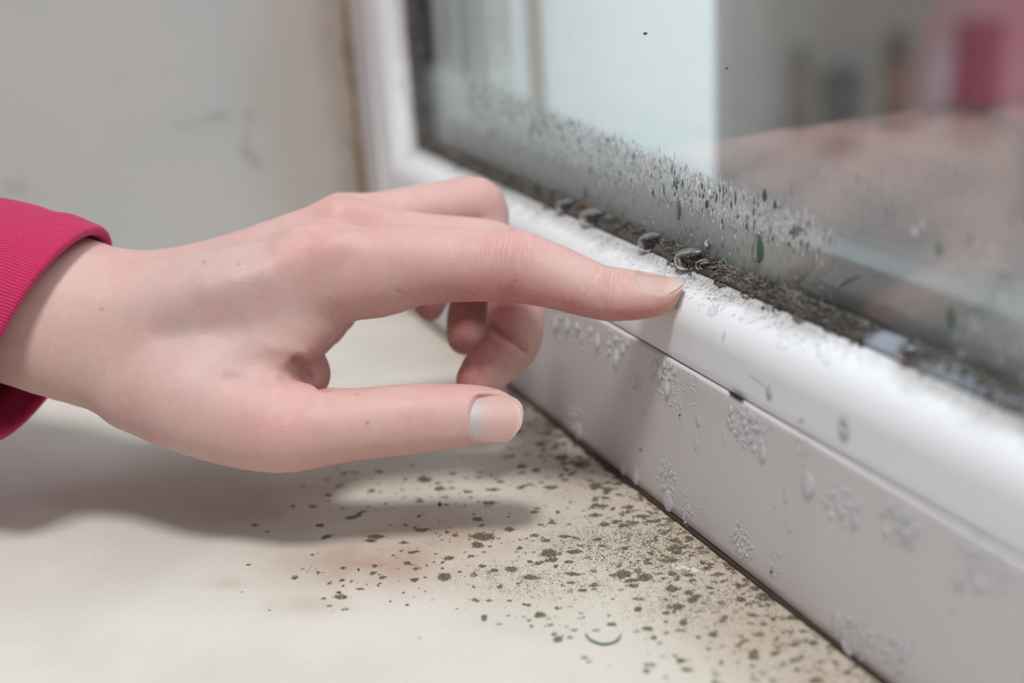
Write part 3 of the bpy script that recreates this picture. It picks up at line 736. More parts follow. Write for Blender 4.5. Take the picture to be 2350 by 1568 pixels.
# palmar sides of the fingers are redder, and darkened as shade
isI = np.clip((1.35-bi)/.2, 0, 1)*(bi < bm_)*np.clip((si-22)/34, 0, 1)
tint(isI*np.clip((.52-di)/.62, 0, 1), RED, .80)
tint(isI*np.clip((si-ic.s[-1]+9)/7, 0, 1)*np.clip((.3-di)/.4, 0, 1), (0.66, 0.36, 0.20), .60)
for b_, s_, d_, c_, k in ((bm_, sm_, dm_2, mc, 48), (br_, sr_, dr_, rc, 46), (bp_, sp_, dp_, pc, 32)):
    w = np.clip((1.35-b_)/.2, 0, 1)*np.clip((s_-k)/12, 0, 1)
    tint(w*np.clip((.95-d_)/.8, 0, 1), (0.46, 0.155, 0.15), .85)  # dark red also paints the shade on the curled fingers
isT = np.clip((1.3-bt)/.2, 0, 1)*np.clip((HU-620)/80, 0, 1)*(HVV > 860)
tint(isT*np.clip((.75-dt_)/.7, 0, 1), PINK, .55)
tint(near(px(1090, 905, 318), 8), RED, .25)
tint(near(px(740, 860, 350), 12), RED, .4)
tint(near(px(500, 640, 335), 24), BLUE, .45); tint(near(px(420, 760, 332), 16), BLUE, .3); tint(near(px(690, 575, 340), 9), PINK, .4); tint(near(px(560, 1000, 318), 16), PINK, .25); tint(near(px(350, 540, 345), 14), PINK, .25); tint(near(px(270, 800, 335), 14), (0.52, 0.33, 0.28), .4)
for (u, v) in ((822, 903), (845, 970), (470, 599), (548, 604), (230, 709)):
    p_ = surf(u, v); tint(np.exp(-((HV-p_)**2).sum(1)/(.55**2)), (0.36, 0.15, 0.10), .8)
for (u, v, t, r, k) in ((1175, 580, 331, 8.5, .9), (1390, 650, 330, 7, .9), (960, 960, 316, 9, 1.0), (1130, 425, 382, 6, .5), (860, 700, 335, 8, .35), (1215, 545, 364, 5, .4)):
    wr = np.maximum(wr, k*near(px(u, v, t), r))
wr = np.maximum(wr, .20*isI*np.clip(di*2, 0, 1)*(HU > 900))


person = empty('person', tuple(cam2world(px(300, 760, 352))*MM))
tag(person, 'bare left hand in a raspberry sleeve, forefinger pressed on the window frame', 'person')
hand = mesh_obj('hand', cam2world(HV), HF)
adopt(hand, person)
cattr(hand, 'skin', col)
fattr(hand, 'fs', np.where(isT > .3, s_t, si)); fattr(hand, 'wr', wr); fattr(hand, 'wr2', wr2)
n = NT('skin')
o_ = n.obj()
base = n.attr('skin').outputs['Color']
base = n.mix(n.ramp(n.noise(o_, 85, 4, .6), .40, .68, 0, .50), base, (0.62, 0.34, 0.315, 1))
base = n.mix(n.ramp(n.noise(o_, 260, 3, .6), .5, .75, 0, .18), base, (0.74, 0.57, 0.47, 1))
fs = n.attr('fs').outputs['Fac']; wrk = n.attr('wr').outputs['Fac']
wv = n.math('SINE', n.math('ADD', n.math('MULTIPLY', fs, 4.6), n.math('MULTIPLY', n.noise(o_, 170, 4, .6), 15)))
cre = n.math('MULTIPLY', n.math('POWER', n.math('ADD', n.math('MULTIPLY', wv, .5), .5), 5.0), wrk)
base = n.mix(n.math('MULTIPLY', cre, .24), base, (0.50, 0.22, 0.18, 1))
fibre = n.vor(n.map(o_, (1, 1, 1)), 2300, 'DISTANCE_TO_EDGE')
fibre = n.ramp(fibre, 0, .3)
f2 = n.vor(n.map(o_, (1, .4, 1), (0.4, 0.3, 0.5)), 1300, 'DISTANCE_TO_EDGE'); f2 = n.ramp(f2, 0, .2)
bmp = n.bump(fibre, .26, .00007)
bmp = n.bump(f2, .26, .00009, bmp)
bmp = n.bump(n.math('MULTIPLY', cre, -1.0), .5, .00024, bmp)
bmp = n.bump(n.noise(o_, 120, 3), .2, .0008, bmp)
M_SKIN = n.done(n.bsdf(Base_Color=base, Roughness=n.ramp(n.noise(o_, 300, 2), .3, .7, .44, .56), Normal=bmp, Subsurface_Weight=.35, Subsurface_Scale=.004,
    Subsurface_Radius=(1.0, .38, .22), Specular_IOR_Level=.36))
hand.data.materials.append(M_SKIN)

# ---- nails
def nail(name, q, mat, label=None):
    nu, nv = 27, 23; V = []; F = []; U = []
    for lay in (0, 1):
        for i in range(nu):
            for j in range(nv):
                v = j/(nv-1)*2-1; x = q.x0(v)+(q.x1(v)-q.x0(v))*i/(nu-1)
                V.append(q.A+q.T*x+q.S*(q.half(x)*v)+q.D*(q.h(x, v)-(0.42 if lay else 0))); U.append((x/q.L, v))
    o = nu*nv
    for i in range(nu-1):
        for j in range(nv-1):
            a = i*nv+j; F.append((a, a+nv, a+nv+1, a+1)); F.append((o+a, o+a+1, o+a+nv+1, o+a+nv))
    for i in range(nu-1):
        for j in (0, nv-1):
            a = i*nv+j; F.append((a, a+nv, o+a+nv, o+a) if j else (a+nv, a, o+a, o+a+nv))
    for j in range(nv-1):
        for i in (0, nu-1):
            a = i*nv+j; F.append((a, a+1, o+a+1, o+a) if i else (a+1, a, o+a, o+a+1))
    ob = mesh_obj(name, cam2world(np.array(V)), F, mat); adopt(ob, person)
    fattr(ob, 'along', [u_[0] for u_ in U]); fattr(ob, 'across', [u_[1] for u_ in U])
    if label: ob['label'] = label
    return ob
def nail_mat(name, tipstart, lun, lunc):
    n = NT(name)
    al = n.attr('along').outputs['Fac']; ac = n.attr('across').outputs['Fac']
    a2 = n.math('MULTIPLY', ac, ac)
    bed = n.mix(n.ramp(al, .1, .8), (0.60, 0.405, 0.385, 1), (0.62, 0.38, 0.33, 1))
    bed = n.mix(n.ramp(n.math('ADD', al, n.math('MULTIPLY', a2, .17)), lun-.012, lun+.02, 1, 0), bed, lunc)
    free = n.ramp(n.math('ADD', al, n.math('MULTIPLY', a2, .13)), tipstart-.03, tipstart+.03)
    c = n.mix(free, bed, (0.63, 0.49, 0.43, 1))
    edge = n.ramp(n.math('ADD', al, n.math('MULTIPLY', a2, .13)), tipstart-.09, tipstart-.02)
    c = n.mix(n.math('MULTIPLY', n.math('SUBTRACT', edge, free), .6), c, (0.74, 0.52, 0.40, 1))
    cv = n.n.new('ShaderNodeCombineXYZ'); n.l.new(ac, cv.inputs[0])
    rid = n.noise(n.map(cv.outputs[0], (16, 1, 1)), 1.0, 4, .7)
    return n.done(n.bsdf(Base_Color=c, Roughness=.34, Specular_IOR_Level=.4, Subsurface_Weight=.15, Subsurface_Scale=.002, Subsurface_Radius=(1, .5, .35), Coat_Weight=.08,
        Normal=n.bump(rid, .35, .00035)))
M_NAIL_T = nail_mat('thumb_nail_plate', .97, .29, (0.50, 0.435, 0.425, 1)); M_NAIL_I = nail_mat('finger_nail_plate', .76, .12, (0.57, 0.47, 0.44, 1))
nail('thumbnail', NT_, M_NAIL_T, 'long ridged thumbnail')
nail('fingernail', NI_, M_NAIL_I, 'long forefinger nail with pale tip')


# ---- raspberry sweatshirt sleeve: cuff ring by ring, with a wall thickness
ACU = unit((.87, .45, -.07)); 
def ring(c, e1, ax, r1, r2, k=72):
    e1 = unit(np.array(e1)-np.dot(e1, ax)*np.array(ax)); e2 = np.cross(ax, e1)
    if e2[2] > 0: e2 = -e2
    a = np.linspace(0, 2*math.pi, k, endpoint=False)
    return np.array(c)+np.cos(a)[:, None]*e1*r1+np.sin(a)[:, None]*e2*r2
st = [  # centre px, depth, e1 (towards lower edge), axis, radii
    ((107, 772, 352), (-.457, .889, 0), (.87, .45, -.07), 34.2, 27.0),
    ((98, 768, 352.3), (-.457, .889, 0), (.87, .45, -.07), 35.2, 28.0),
    ((80, 762, 353), (-.44, .9, 0), (.87, .43, -.07), 35.4, 28.6),
    ((45, 750, 354), (-.41, .91, 0), (.89, .40, -.08), 35.8, 28.8),
    ((0, 741, 356), (-.37, .93, 0), (.91, .34, -.08), 36.0, 29.5),
    ((-60, 734, 359), (-.30, .95, 0), (.94, .28, -.1), 37, 31),
    ((-160, 722, 363), (-.25, .97, 0), (.95, .24, -.1), 38, 33),
    ((-320, 700, 371), (-.22, .97, 0), (.96, .2, -.1), 42, 38),
    ((-620, 650, 385), (-.2, .98, 0), (.96, .2, -.1), 48, 44),
    ((-1250, 560, 410), (-.2, .98, 0), (.96, .2, -.1), 54, 50),
    ((-2300, 420, 460), (-.2, .98, 0), (.96, .2, -.1), 60, 56),
    ((-2340, 418, 462), (-.2, .98, 0), (.96, .2, -.1), 20, 20)]
inner = [((104, 771, 352.3), st[0][1], st[0][2], 32.2, 25.2), ((80, 762, 353), st[2][1], st[2][2], 31.6, 25.0), ((0, 741, 356), st[4][1], st[4][2], 30.6, 25.5), ((-160, 722, 363), st[6][1], st[6][2], 33, 29)]
K = 144
seq = list(reversed(inner))+st
seq = catmull(np.array([list(px(*s[0]))+list(unit(s[1]))+list(unit(s[2]))+[s[3], s[4]] for s in seq]), 6)
V = []; ths = []; sl_ = []; run = 0
for i, q in enumerate(seq):
    if i: run += np.linalg.norm(q[:3]-seq[i-1][:3])
    r = ring(q[:3], q[3:6], unit(q[6:9]), q[9], q[10], K)
    d = np.linalg.norm(q[:3]-px(107, 772, 352))
    cen = q[:3]; a = np.arange(K)/K*2*math.pi
    fold = (1.3*np.sin(3*a+d*.09)+.8*np.sin(5*a-d*.14+1))*min(1, max(0, d-9)/25)
    gath = -1.1*math.exp(-((d-13)/3.0)**2)*(.6+.4*np.sin(7*a))
    dirs = (r-cen); dirs /= np.linalg.norm(dirs, axis=1)[:, None]
    V.append(r+dirs*(fold+gath)[:, None]); ths += list(a); sl_ += [run]*K
V = np.vstack(V); F = []
m = len(seq)
for i in range(m-1):
    for j in range(K):
        F.append((i*K+j, i*K+(j+1) % K, (i+1)*K+(j+1) % K, (i+1)*K+j))
sle = mesh_obj('sleeve', cam2world(V), F); adopt(sle, person); sle['label'] = 'raspberry pink ribbed cuff and sleeve'
fattr(sle, 'ang', np.cos(np.array(ths)*100)); fattr(sle, 'run', sl_)
av = np.array(ths)
fattr(sle, 'cx', np.cos(av)); fattr(sle, 'sx', np.sin(av))
n = NT('raspberry_jersey')
o_ = n.obj()
cx = n.attr('cx').outputs['Fac']; sy = n.attr('sx').outputs['Fac']; rn = n.attr('run').outputs['Fac']
ang = n.math('ARCTAN2', sy, cx)
rib = n.math('SINE', n.math('MULTIPLY', ang, 235.0))
cv = n.n.new('ShaderNodeCombineXYZ'); n.l.new(n.math('MULTIPLY', ang, 60), cv.inputs[0]); n.l.new(rn, cv.inputs[1])
knit = n.noise(n.map(cv.outputs[0], (2, 6, 1)), 1, 2)
c = n.mix(n.ramp(rib, -1, 1), (0.46, 0.009, 0.080, 1), (0.54, 0.016, 0.105, 1))
c = n.mix(n.ramp(n.noise(o_, 900, 3), .5, .8, 0, .25), c, (0.70, 0.06, 0.18, 1))
bmp = n.bump(rib, .40, .0003); bmp = n.bump(knit, .3, .0002, bmp)
M_SLEEVE = n.done(n.bsdf(Base_Color=c, Roughness=.85, Normal=bmp, Sheen_Weight=.25, Sheen_Roughness=.5, Sheen_Tint=(1, .4, .6, 1)))
sle.data.materials.append(M_SLEEVE)

# ------------------------------------------------------------------ water
M_WATER = (lambda n: n.done(n('BsdfGlass', Color=(0.99, 1, 1, 1), Roughness=0.0, IOR=1.33)))(NT('water'))
n = NT('thin_water')                                     # shallow beads: mostly clear, a sheen at the rim
pr = n.bsdf(Base_Color=(0.74, 0.735, 0.76, 1), Roughness=.07, IOR=1.33, Specular_IOR_Level=.8)
tr = n('BsdfTransparent', Color=(.985, .985, .99, 1))
M_BEAD = n.done(n('MixShader', i0=.70, i1=tr, i2=pr))
M_DOME = (lambda n: n.done(n('BsdfGlass', Color=(0.62, 0.62, 0.62, 1), Roughness=0.0, IOR=1.33)))(NT('grey_dome'))  # grey tint stands in for dark mould refracted in the water
def mist(name, col, k):
    n = NT(name)
    return n.done(n('MixShader', i0=k, i1=n('BsdfTransparent', Color=(.88, .93, .92, 1)), i2=n('BsdfGlass', Color=col, Roughness=.03, IOR=1.33)))
M_MIST = mist('mist_droplets', (1, 1, 1, 1), .55); M_MISTD = mist('dark_mist_droplets', (.22, .33, .31, 1), .85)
M_LEAF = mist('greenish_droplet', (.50, .62, .57, 1), .65)
n = NT('thin_water_on_sash'); M_BEADS = n.done(n('MixShader', i0=.22, i1=n('BsdfTransparent', Color=(1, 1, 1, 1)), i2=n.bsdf(Base_Color=(0.9, 0.91, 0.93, 1), Roughness=.06, Specular_IOR_Level=1.0)))
Yv = np.array([0, -1.0, 0])
def drop_geo(P, N, Dn, w, h, th, tear=.35, skew=0.0, na=18, nr=7):
    """flat-bottomed bead on a surface: P centre, N outward, Dn downhill; tear narrows the upper end"""
    N = unit(N); Dn = unit(Dn-np.dot(Dn, N)*N); S = np.cross(N, Dn); V = []; F = []
    for i in range(nr):
        f_ = i/(nr-1); r = math.sin(f_*math.pi/2); hz = math.cos(f_*math.pi/2)**.8
        for j in range(na):
            a = j/na*2*math.pi; s_ = math.cos(a); c_ = math.sin(a)     # c_: along downhill
            ww = w/2*(1-tear*max(0, -c_)*1.0)*r; x = s_*ww*(1+.05*math.sin(3*a+skew*9)); y = c_*h/2*r+skew*x
            bulge = 1+.45*c_*r
            V.append(P+S*x+Dn*y+N*(th*hz*bulge))
            if i == 0: break
    def id_(i, j): return 0 if i == 0 else 1+(i-1)*na+j % na
    for j in range(na): F.append((0, id_(1, j), id_(1, j+1)))
    for i in range(1, nr-1):
        for j in range(na): F.append((id_(i, j), id_(i+1, j), id_(i+1, j+1), id_(i, j+1)))
    F.append(tuple(id_(nr-1, j) for j in reversed(range(na))))
    return V, F
def merge(parts):
    V = []; F = []; o = 0
    for v, f_ in parts:
        V += list(v); F += [tuple(k+o for k in q) for q in f_]; o += len(v)
    return V, F
def frame_point(u, v):                   # first hit of the frame front or the rolled sash, world mm, with normal
    d = RCAM@np.array([(u-W/2)/FPX, (v-H/2)/FPX, 1.0])
    best = None
    segs = [((0.7, 0.0), (47.9, 0.0))]+[((sash_prof[k][0], sash_prof[k][1]), (sash_prof[k+1][0], sash_prof[k+1][1])) for k in range(3, len(sash_prof)-3)]
    for (d0, y0), (d1, y1) in segs:
        # plane through the segment, parallel to x
        ny, nz = -(d1-d0), (y1-y0); L = math.hypot(ny, nz); ny /= L; nz /= L
        den = d[1]*ny+d[2]*nz
        if abs(den) < 1e-6: continue
        t = ((y0-CPOS[1])*ny+(d0-CPOS[2])*nz)/den; p = CPOS+t*d
        if min(d0, d1)-.02 <= p[2] <= max(d0, d1)+.02 and t > 0 and (best is None or t < best[0]): best = (t, p, np.array([0, ny, nz]))
    if best is None:
        p = on_plane(u, v, 1, YG); return p, np.array([0, -1., 0]), (p-CPOS)@(RCAM@np.array([0, 0, 1.]))
    return best[1], best[2], best[0]
DOWN = np.array([0, 0, -1.0])
def put_drop(u, v, wpx, hpx, label, group=None, mat=None, th=.32, tear=.35, where='frame', skew=0.0, name='water_droplet'):
    if where == 'frame': P, N, t = frame_point(u, v)
    elif where == 'glass': P = on_plane(u, v, 1, YG); N = Yv; t = float((P-CPOS)@(RCAM@np.array([0, 0, 1.])))
    k = t/FPX
    # foreshortening along the frame: widths measured in the picture are shorter than on the frame
    w = wpx*k*1.25; h = hpx*k*1.05
    V_, F_ = drop_geo(P, N, DOWN+np.array([0, -.3, 0])*0, w, h, th*min(w, h), tear, skew)
    V_ = np.array(V_); c = P
    o = mesh_obj(name, V_-c, F_, mat or M_BEAD); o.location = c*MM
    tag(o, label, 'droplet', group)
    return o
G1 = 'teardrop droplets crowded on the frame below the fingertip shadow edge'
for (u, v, w, h) in ((1505, 832, 12, 22), (1516, 856, 16, 36), (1532, 888, 18, 48), (1525, 836, 12, 22), (1540, 836, 11, 20), (1550, 850, 9, 22), (1536, 862, 9, 22), (1499, 866, 10, 24)):
    put_drop(u, v, w, h, 'teardrop water bead in the dense cluster right of the fingertip shadow', G1)
G2 = 'droplets clustered in the shadow under the forefinger'
for (u, v, w, h) in ((1415, 822, 18, 44), (1398, 786, 11, 20), (1414, 776, 12, 18), (1430, 800, 13, 24), (1441, 788, 10, 18), (1399, 806, 10, 16)):
    put_drop(u, v, w, h, 'water bead in the cluster on the frame directly below the forefinger joint', G2)
G3 = 'droplets on the frame behind the curled fingers'
for (u, v, w, h) in ((1276, 742, 18, 36), (1303, 744, 18, 42), (1325, 748, 14, 22), (1288, 728, 10, 16), (1372, 782, 16, 36), (1356, 757, 12, 20)):
    put_drop(u, v, w, h, 'blurred water bead on the frame right of the curled middle finger', G3)
for a_ in ((1466, 875, 20, 52, 'long flat droplet standing alone on the frame inside the finger shadow'),
           (1478, 942, 8, 24, 'tiny teardrop below the lone droplet in the finger shadow'),
           (1562, 932, 7, 18, 'tiny droplet under the fine mist patch on the frame'),
           (1563, 975, 5, 30, 'thin run of water below a speck of dirt on the frame'),
           (1602, 964, 15, 32, 'crooked droplet on the middle of the frame, upper of a pair'),
           (1597, 1015, 10, 36, 'narrow pointed droplet on the middle of the frame, lower of a pair'),
           (1328, 990, 22, 42, 'droplet low on the frame beside the thumb tip'),
           (1430, 1072, 20, 42, 'left droplet of two hanging above the dark sill joint'),
           (1459, 1090, 24, 50, 'right droplet of two hanging above the dark sill joint'),
           (1534, 1150, 34, 52, 'large round droplet sagging over the joint at the bottom edge of the frame'),
           (1662, 1000, 8, 36, 'faint upright droplet left of the bead cluster below the black gap'),
           (1750, 1040, 26, 46, 'irregular flat droplet under the bead cluster below the black gap'),
           (1855, 1112, 38, 62, 'big pendant droplet with its shadow on the right part of the frame'),
           (1803, 1128, 10, 66, 'long thin water run left of the big pendant droplet'),
           (1812, 1205, 10, 36, 'short thin run below the long thin run on the frame'),
           (1962, 1192, 24, 52, 'pendant droplet ending a trickle right of the big pendant droplet'),
           (1920, 1428, 26, 64, 'large droplet near the bottom of the frame above the sill joint, lower right'),
           (2202, 1330, 26, 60, 'very blurred droplet at the far right of the frame'),
           (1581, 1168, 8, 22, 'small droplet in a short trickle low on the frame')):
    put_drop(*a_[:4], a_[4], th=.22 if a_[2] < 15 else .14, tear=.35 if a_[2] < 30 else .12)
for a_ in ((1558, 706, 20, 40, 'crescent droplet on the rounded sash beside the fingertip'),
           (1637, 714, 30, 30, 'shallow round droplet on the rounded sash with a bright glint'),
           (1661, 772, 9, 34, 'small droplet ending a thin run down the rounded sash'),
           (1765, 902, 20, 44, 'droplet on the shaded lower sash above the black gap'),
           (1936, 985, 34, 72, 'long blurred droplet on the lower sash toward the right'),
           (1700, 733, 14, 12, 'small bright bead on top of the rounded sash')):
    put_drop(*a_[:4], a_[4], th=.09, mat=M_BEADS)
# grey-tinted domes along the gasket
for a_ in ((1521, 547, 38, 38, 'dome of water on the mouldy gasket, above and left of the fingernail', .42),
           (1612, 597, 56, 44, 'largest dome of water on the mouldy gasket above the fingernail', .42),
           (1645, 613, 20, 17, 'small bead touching the lower right of the largest dome', .5),
           (1640, 594, 22, 22, 'small bead behind the largest dome on the gasket', .5),
           (1664, 606, 12, 11, 'tiny bead right of the small beads on the gasket', .5),
           (1385, 508, 52, 34, 'blurred bright water blob on the gasket above the forefinger', .4),
           (1325, 494, 34, 28, 'blurred water blob on the gasket, left of the brighter blob', .4),
           (2115, 790, 40, 30, 'blurred water blob on the gasket at the right', .4)):
    P, N, t = frame_point(a_[0], a_[1]+4); k = t/FPX
    if P[1] >= 15: P = np.array([P[0], 12.5, 72.4]); N = np.array([0, -.5, .86])
    V_, F_ = drop_geo(P, unit(N+np.array([0, -.25, .2])), np.array([0, -1, -.2]), a_[2]*k*1.25, a_[3]*k*1.7, a_[3]*k*.75, 0.0, 0, 28, 12)
    o = mesh_obj('water_droplet', np.array(V_)-P, F_, M_DOME); o.location = (P+.15*N)*MM; tag(o, a_[4], 'droplet')
for a_ in ((1558, 478, 17, 52, 'tall droplet on the glass above the forefinger tip, in the mist'),
           (1741, 568, 34, 72, 'largest leaf-shaped droplet on the glass above the gasket'),
           (1744, 533, 13, 13, 'bright round bead on top of the largest leaf-shaped droplet'),
           (1499, 440, 9, 20, 'small dark droplet in the mist left of the tall droplet'),
           (1755, 448, 14, 30, 'dark droplet high in the mist at its right end'),
           (1779, 470, 12, 20, 'dark droplet just right of the highest one at the mist end'),
           (1622, 468, 10, 22, 'dark droplet in the mist between the tall droplet and the mist end'),
           (1344, 440, 12, 26, 'blurred green droplet on the glass left in the mist'),
           (2180, 728, 30, 60, 'blurred arched droplet on the glass at the right'),
           (2155, 570, 22, 36, 'pale blurred droplet on the clear glass at the right'),
           (1470, 575, 16, 16, 'small bead on the glass foot just above the dome'),
           (1625, 560, 26, 22, 'bead on the glass right above the largest dome')):
    put_drop(*a_[:4], a_[4], where='glass', mat=M_MISTD if 'dark' in a_[4] else M_WATER if 'bead' in a_[4] else M_LEAF, th=.24, tear=.5)
# beads nobody could count: patches of condensation on the frame
parts = []
def beads(u, v, ru, rv, n_, smin_, smax_, tear=.2, lean=0.0):
    for _ in range(int(n_*1.7)):
        a = rng.random()*2*math.pi; r = math.sqrt(rng.random())
        uu = u+ru*r*math.cos(a); vv = v+rv*r*math.sin(a)+lean*ru*r*math.cos(a)
        P, N, t = frame_point(uu, vv)
        if P[1] > 8: continue
        s_ = (smin_+(smax_-smin_)*rng.random()**2.5)*t/FPX
        parts.append(drop_geo(P, N, DOWN, s_*1.2, s_*(1.1+.8*rng.random()), .28*s_, tear, 0, 9, 4))
beads(1522, 870, 34, 52, 60, 3, 9, .3, .5); beads(1585, 885, 22, 45, 120, 2, 4.5, 0, .6); beads(1546, 900, 14, 34, 40, 2, 6, .2)
beads(1416, 800, 30, 40, 45, 3, 8, .3, .5); beads(1712, 980, 42, 46, 90, 4, 13, .1, .5); beads(1745, 1000, 30, 50, 30, 3, 8, .1)
beads(1530, 1098, 22, 40, 60, 3, 9, .2, .5); beads(1578, 1165, 10, 50, 26, 3, 8); beads(1615, 1165, 14, 30, 30, 2, 4); beads(1705, 1240, 26, 46, 75, 3, 11, .2, .6)
beads(1780, 1290, 14, 40, 34, 3, 8, .2, .6); beads(1455, 1045, 22, 30, 40, 2, 5); beads(1645, 1180, 8, 34, 20, 2, 4); beads(1935, 1165, 44, 55, 36, 5, 16, .3, .5)
beads(2065, 1200, 46, 46, 40, 6, 20, .2, .5); beads(1960, 1460, 44, 50, 44, 5, 15, .2, .5); beads(1840, 1010, 20, 60, 24, 3, 9); beads(1500, 760, 300, 30, 0, 2, 3)
beads(1650, 940, 60, 34, 60, 1.5, 3.5, 0, .5); beads(1300, 760, 60, 30, 34, 4, 10, .3, .5); beads(2260, 1290, 60, 70, 22, 8, 22, .2, .5); beads(1320, 960, 20, 30, 16, 4, 9); beads(2050, 1500, 50, 40, 26, 6, 16, .3, .5)
V_, F_ = merge(parts); o = mesh_obj('condensation_beads', V_, F_, M_BEAD); tag(o, 'patches of tiny condensation beads on the white frame', 'condensation', kind='stuff')
# mist of streaky drops on the glass
parts = []
for _ in range(5200):
    x = 100+232*rng.random(); top = 106-(x-100)/230*14; z = 84.5+(top-84.5)*rng.random()**.8+1.2*rng.standard_normal()
    if x > 312 and rng.random() < (x-312)/18: continue
    P = np.array([x, YG, z]); w = .30+.70*rng.random()**3; h = w*(1.6+3.2*rng.random()**1.5)
    parts.append(drop_geo(P, Yv, DOWN, w, h, .22*w, .55, .25*rng.standard_normal(), 8, 4))
for _ in range(420):
    x = 100+232*rng.random(); z = 73.5+12*rng.random()**1.6
    P = np.array([x, YG, z]); w = .2+.5*rng.random()**3; parts.append(drop_geo(P, Yv, DOWN, w, w*(1.2+1.6*rng.random()), .25*w, .4, 0, 8, 4))
for _ in range(600):
    x = 352+70*rng.random(); z = 75+26*rng.random()**1.2
    if x < 368 and z < 92: continue
    P = np.array([x, YG, z]); w = .25+1.0*rng.random()**3; parts.append(drop_geo(P, Yv, DOWN, w, w*(1.1+1.2*rng.random()), .25*w, .3, 0, 8, 4))
V_, F_ = merge(parts); o = mesh_obj('condensation_mist', V_, F_, M_MIST); o.data.materials.append(M_MISTD); o.data.materials.append(M_BEAD)
pid = np.repeat([(1 if k_ < .09 else 2 if k_ < .55 else 0) for k_ in rng.random(len(parts))], [len(q[1]) for q in parts]).astype(np.int32); o.data.polygons.foreach_set('material_index', pid)
tag(o, 'band of streaky condensation droplets on the lower glass', 'condensation', kind='stuff')

# ------------------------------------------------------------------ mould along the gasket
n = NT('black_mould')
o_ = n.obj()
c = n.mix(n.ramp(n.noise(o_, 260, 4, .7), .36, .66), (0.032, 0.027, 0.021, 1), (0.21, 0.185, 0.155, 1))
c = n.mix(n.ramp(n.noise(o_, 900, 3, .7), .55, .75, 0, .4), c, (0.33, 0.29, 0.25, 1))
c = n.mix(n.ramp(n.noise(o_, 130, 2), .62, .70, 0, .5), c, (0.24, 0.09, 0.06, 1))
M_MOULD = n.done(n.bsdf(Base_Color=c, Roughness=.8, Specular_IOR_Level=.6, Normal=n.bump(n.noise(o_, 1600, 3, .7), .7, .0003)))
def clump(P, r, sq=.7):
    V = []; F = []; na, nb = 8, 5; ph = rng.random(3)*6
    for i in range(nb+1):
        th = i/nb*math.pi
        for j in range(na):
            a = j/na*2*math.pi; rr = r*(1+.35*math.sin(2*a+ph[0])*math.sin(th)+.25*math.sin(3*th+ph[1])+.18*rng.standard_normal())
            V.append(P+np.array([rr*1.3*math.sin(th)*math.cos(a), rr*math.sin(th)*math.sin(a), rr*sq*math.cos(th)]))
    for i in range(nb):
        for j in range(na): F.append((i*na+j, (i+1)*na+j, (i+1)*na+(j+1) % na, i*na+(j+1) % na))
    return V, F
def surf_z(y): return float(np.interp(y, [8.4, 9.4, 10.3, 11.1, 12.6, 13.4, 14.6, 15.9], [68.4, 69.6, 70.4, 71.7, 72.6, 72.9, 73.5, 73.8]))
def mask_x(x):                           # how thick the growth is along the gasket
    if x < 346: m = .55+.45*math.sin(x*.11)*math.sin(x*.037+1)+.25*math.sin(x*.53)
    else: m = .0 if x < 355 else .42+.55*math.sin((x-350)*.13)**2
    return max(0, m+ (.5 if 285 < x < 344 else 0))
parts = []
for _ in range(7000):
    x = 44+390*rng.random(); m = mask_x(x)
    if rng.random() > m*1.1+.04*(x < 346): continue
    q = rng.random(); y = 15.7-5.6*q**1.15*(.55+.5*m)
    zs_ = surf_z(y)+.1
    r = (.16+.52*rng.random()**2.2)*(1-.3*q)
    parts.append(clump(np.array([x, y, zs_+.15*r]), r*1.08, .85))
for _ in range(700):                     # the corner and up the left gasket
    d = rng.random(); z = 71+22*d**2; parts.append(clump(np.array([49.5+1.2*rng.standard_normal(), 14.2+1.0*rng.random(), z]), .2+.4*rng.random()**2))
def fibre(P, Dv, L, r, bend, k=7, seg=4):
    V = []; F = []; Dv = unit(Dv); S = unit(np.cross(Dv, (0.3, .2, 1))); U_ = np.cross(Dv, S); p = np.array(P, float)
    for i in range(k):
        t = i/(k-1); c = p+Dv*L*t+np.array(bend)*L*t*t; rr = r*(1-.6*t)
        for j in range(seg):
            a = j/seg*2*math.pi; V.append(c+S*rr*math.cos(a)+U_*rr*math.sin(a))
        if i: F += [((i-1)*seg+j, (i-1)*seg+(j+1) % seg, i*seg+(j+1) % seg, i*seg+j) for j in range(seg)]
    return V, F
for _ in range(1500):
    x = 60+372*rng.random(); m = mask_x(x)
    if rng.random() > m: continue
    y = 15.8-6.5*rng.random()**1.2; z0_ = surf_z(y)+.25
    parts.append(fibre((x, y, z0_), (rng.standard_normal()*.9, -.9+.6*rng.standard_normal(), .05+.35*rng.random()), .5+1.5*rng.random(), .022+.03*rng.random(), rng.standard_normal(3)*.35+np.array([0, 0, -.3])))
_sp = [(y, z) for z, y in sash_prof[5:-4] if z > 56]; _sy = [q[0] for q in _sp]; _sz = [q[1] for q in _sp]
for _ in range(3600):                    # mildew streaks creeping over the rolled sash
    x = 70+362*rng.random(); y = 10.3-rng.random()**1.9*7.2
    k_ = (.35+.65*(math.sin(x*.19)*math.sin(x*.071+2)+.5)) * (1.6 if 262 < x < 345 else .8) * (.25 if 345 < x < 362 else 1)
    if rng.random() > k_*(y-2.4)/7.5: continue
    z = float(np.interp(y, _sy, _sz)); L_f = .35+1.3*rng.random()**2; dz = (float(np.interp(y-.3, _sy, _sz))-z)/.3
    parts.append(fibre((x, y, z+.03), (-.75+.5*rng.standard_normal(), -.6, dz*.6), L_f, .03+.05*rng.random()**2, (0, 0, 0), 4, 4))
for _ in range(900):                     # fuzz climbing the foot of the glass
    x = 70+270*rng.random(); parts.append(fibre((x, 15.8, 73.6), (rng.standard_normal()*.4, -.05, 1), .4+1.3*rng.random()**2, .03+.03*rng.random(), rng.standard_normal(3)*.2))
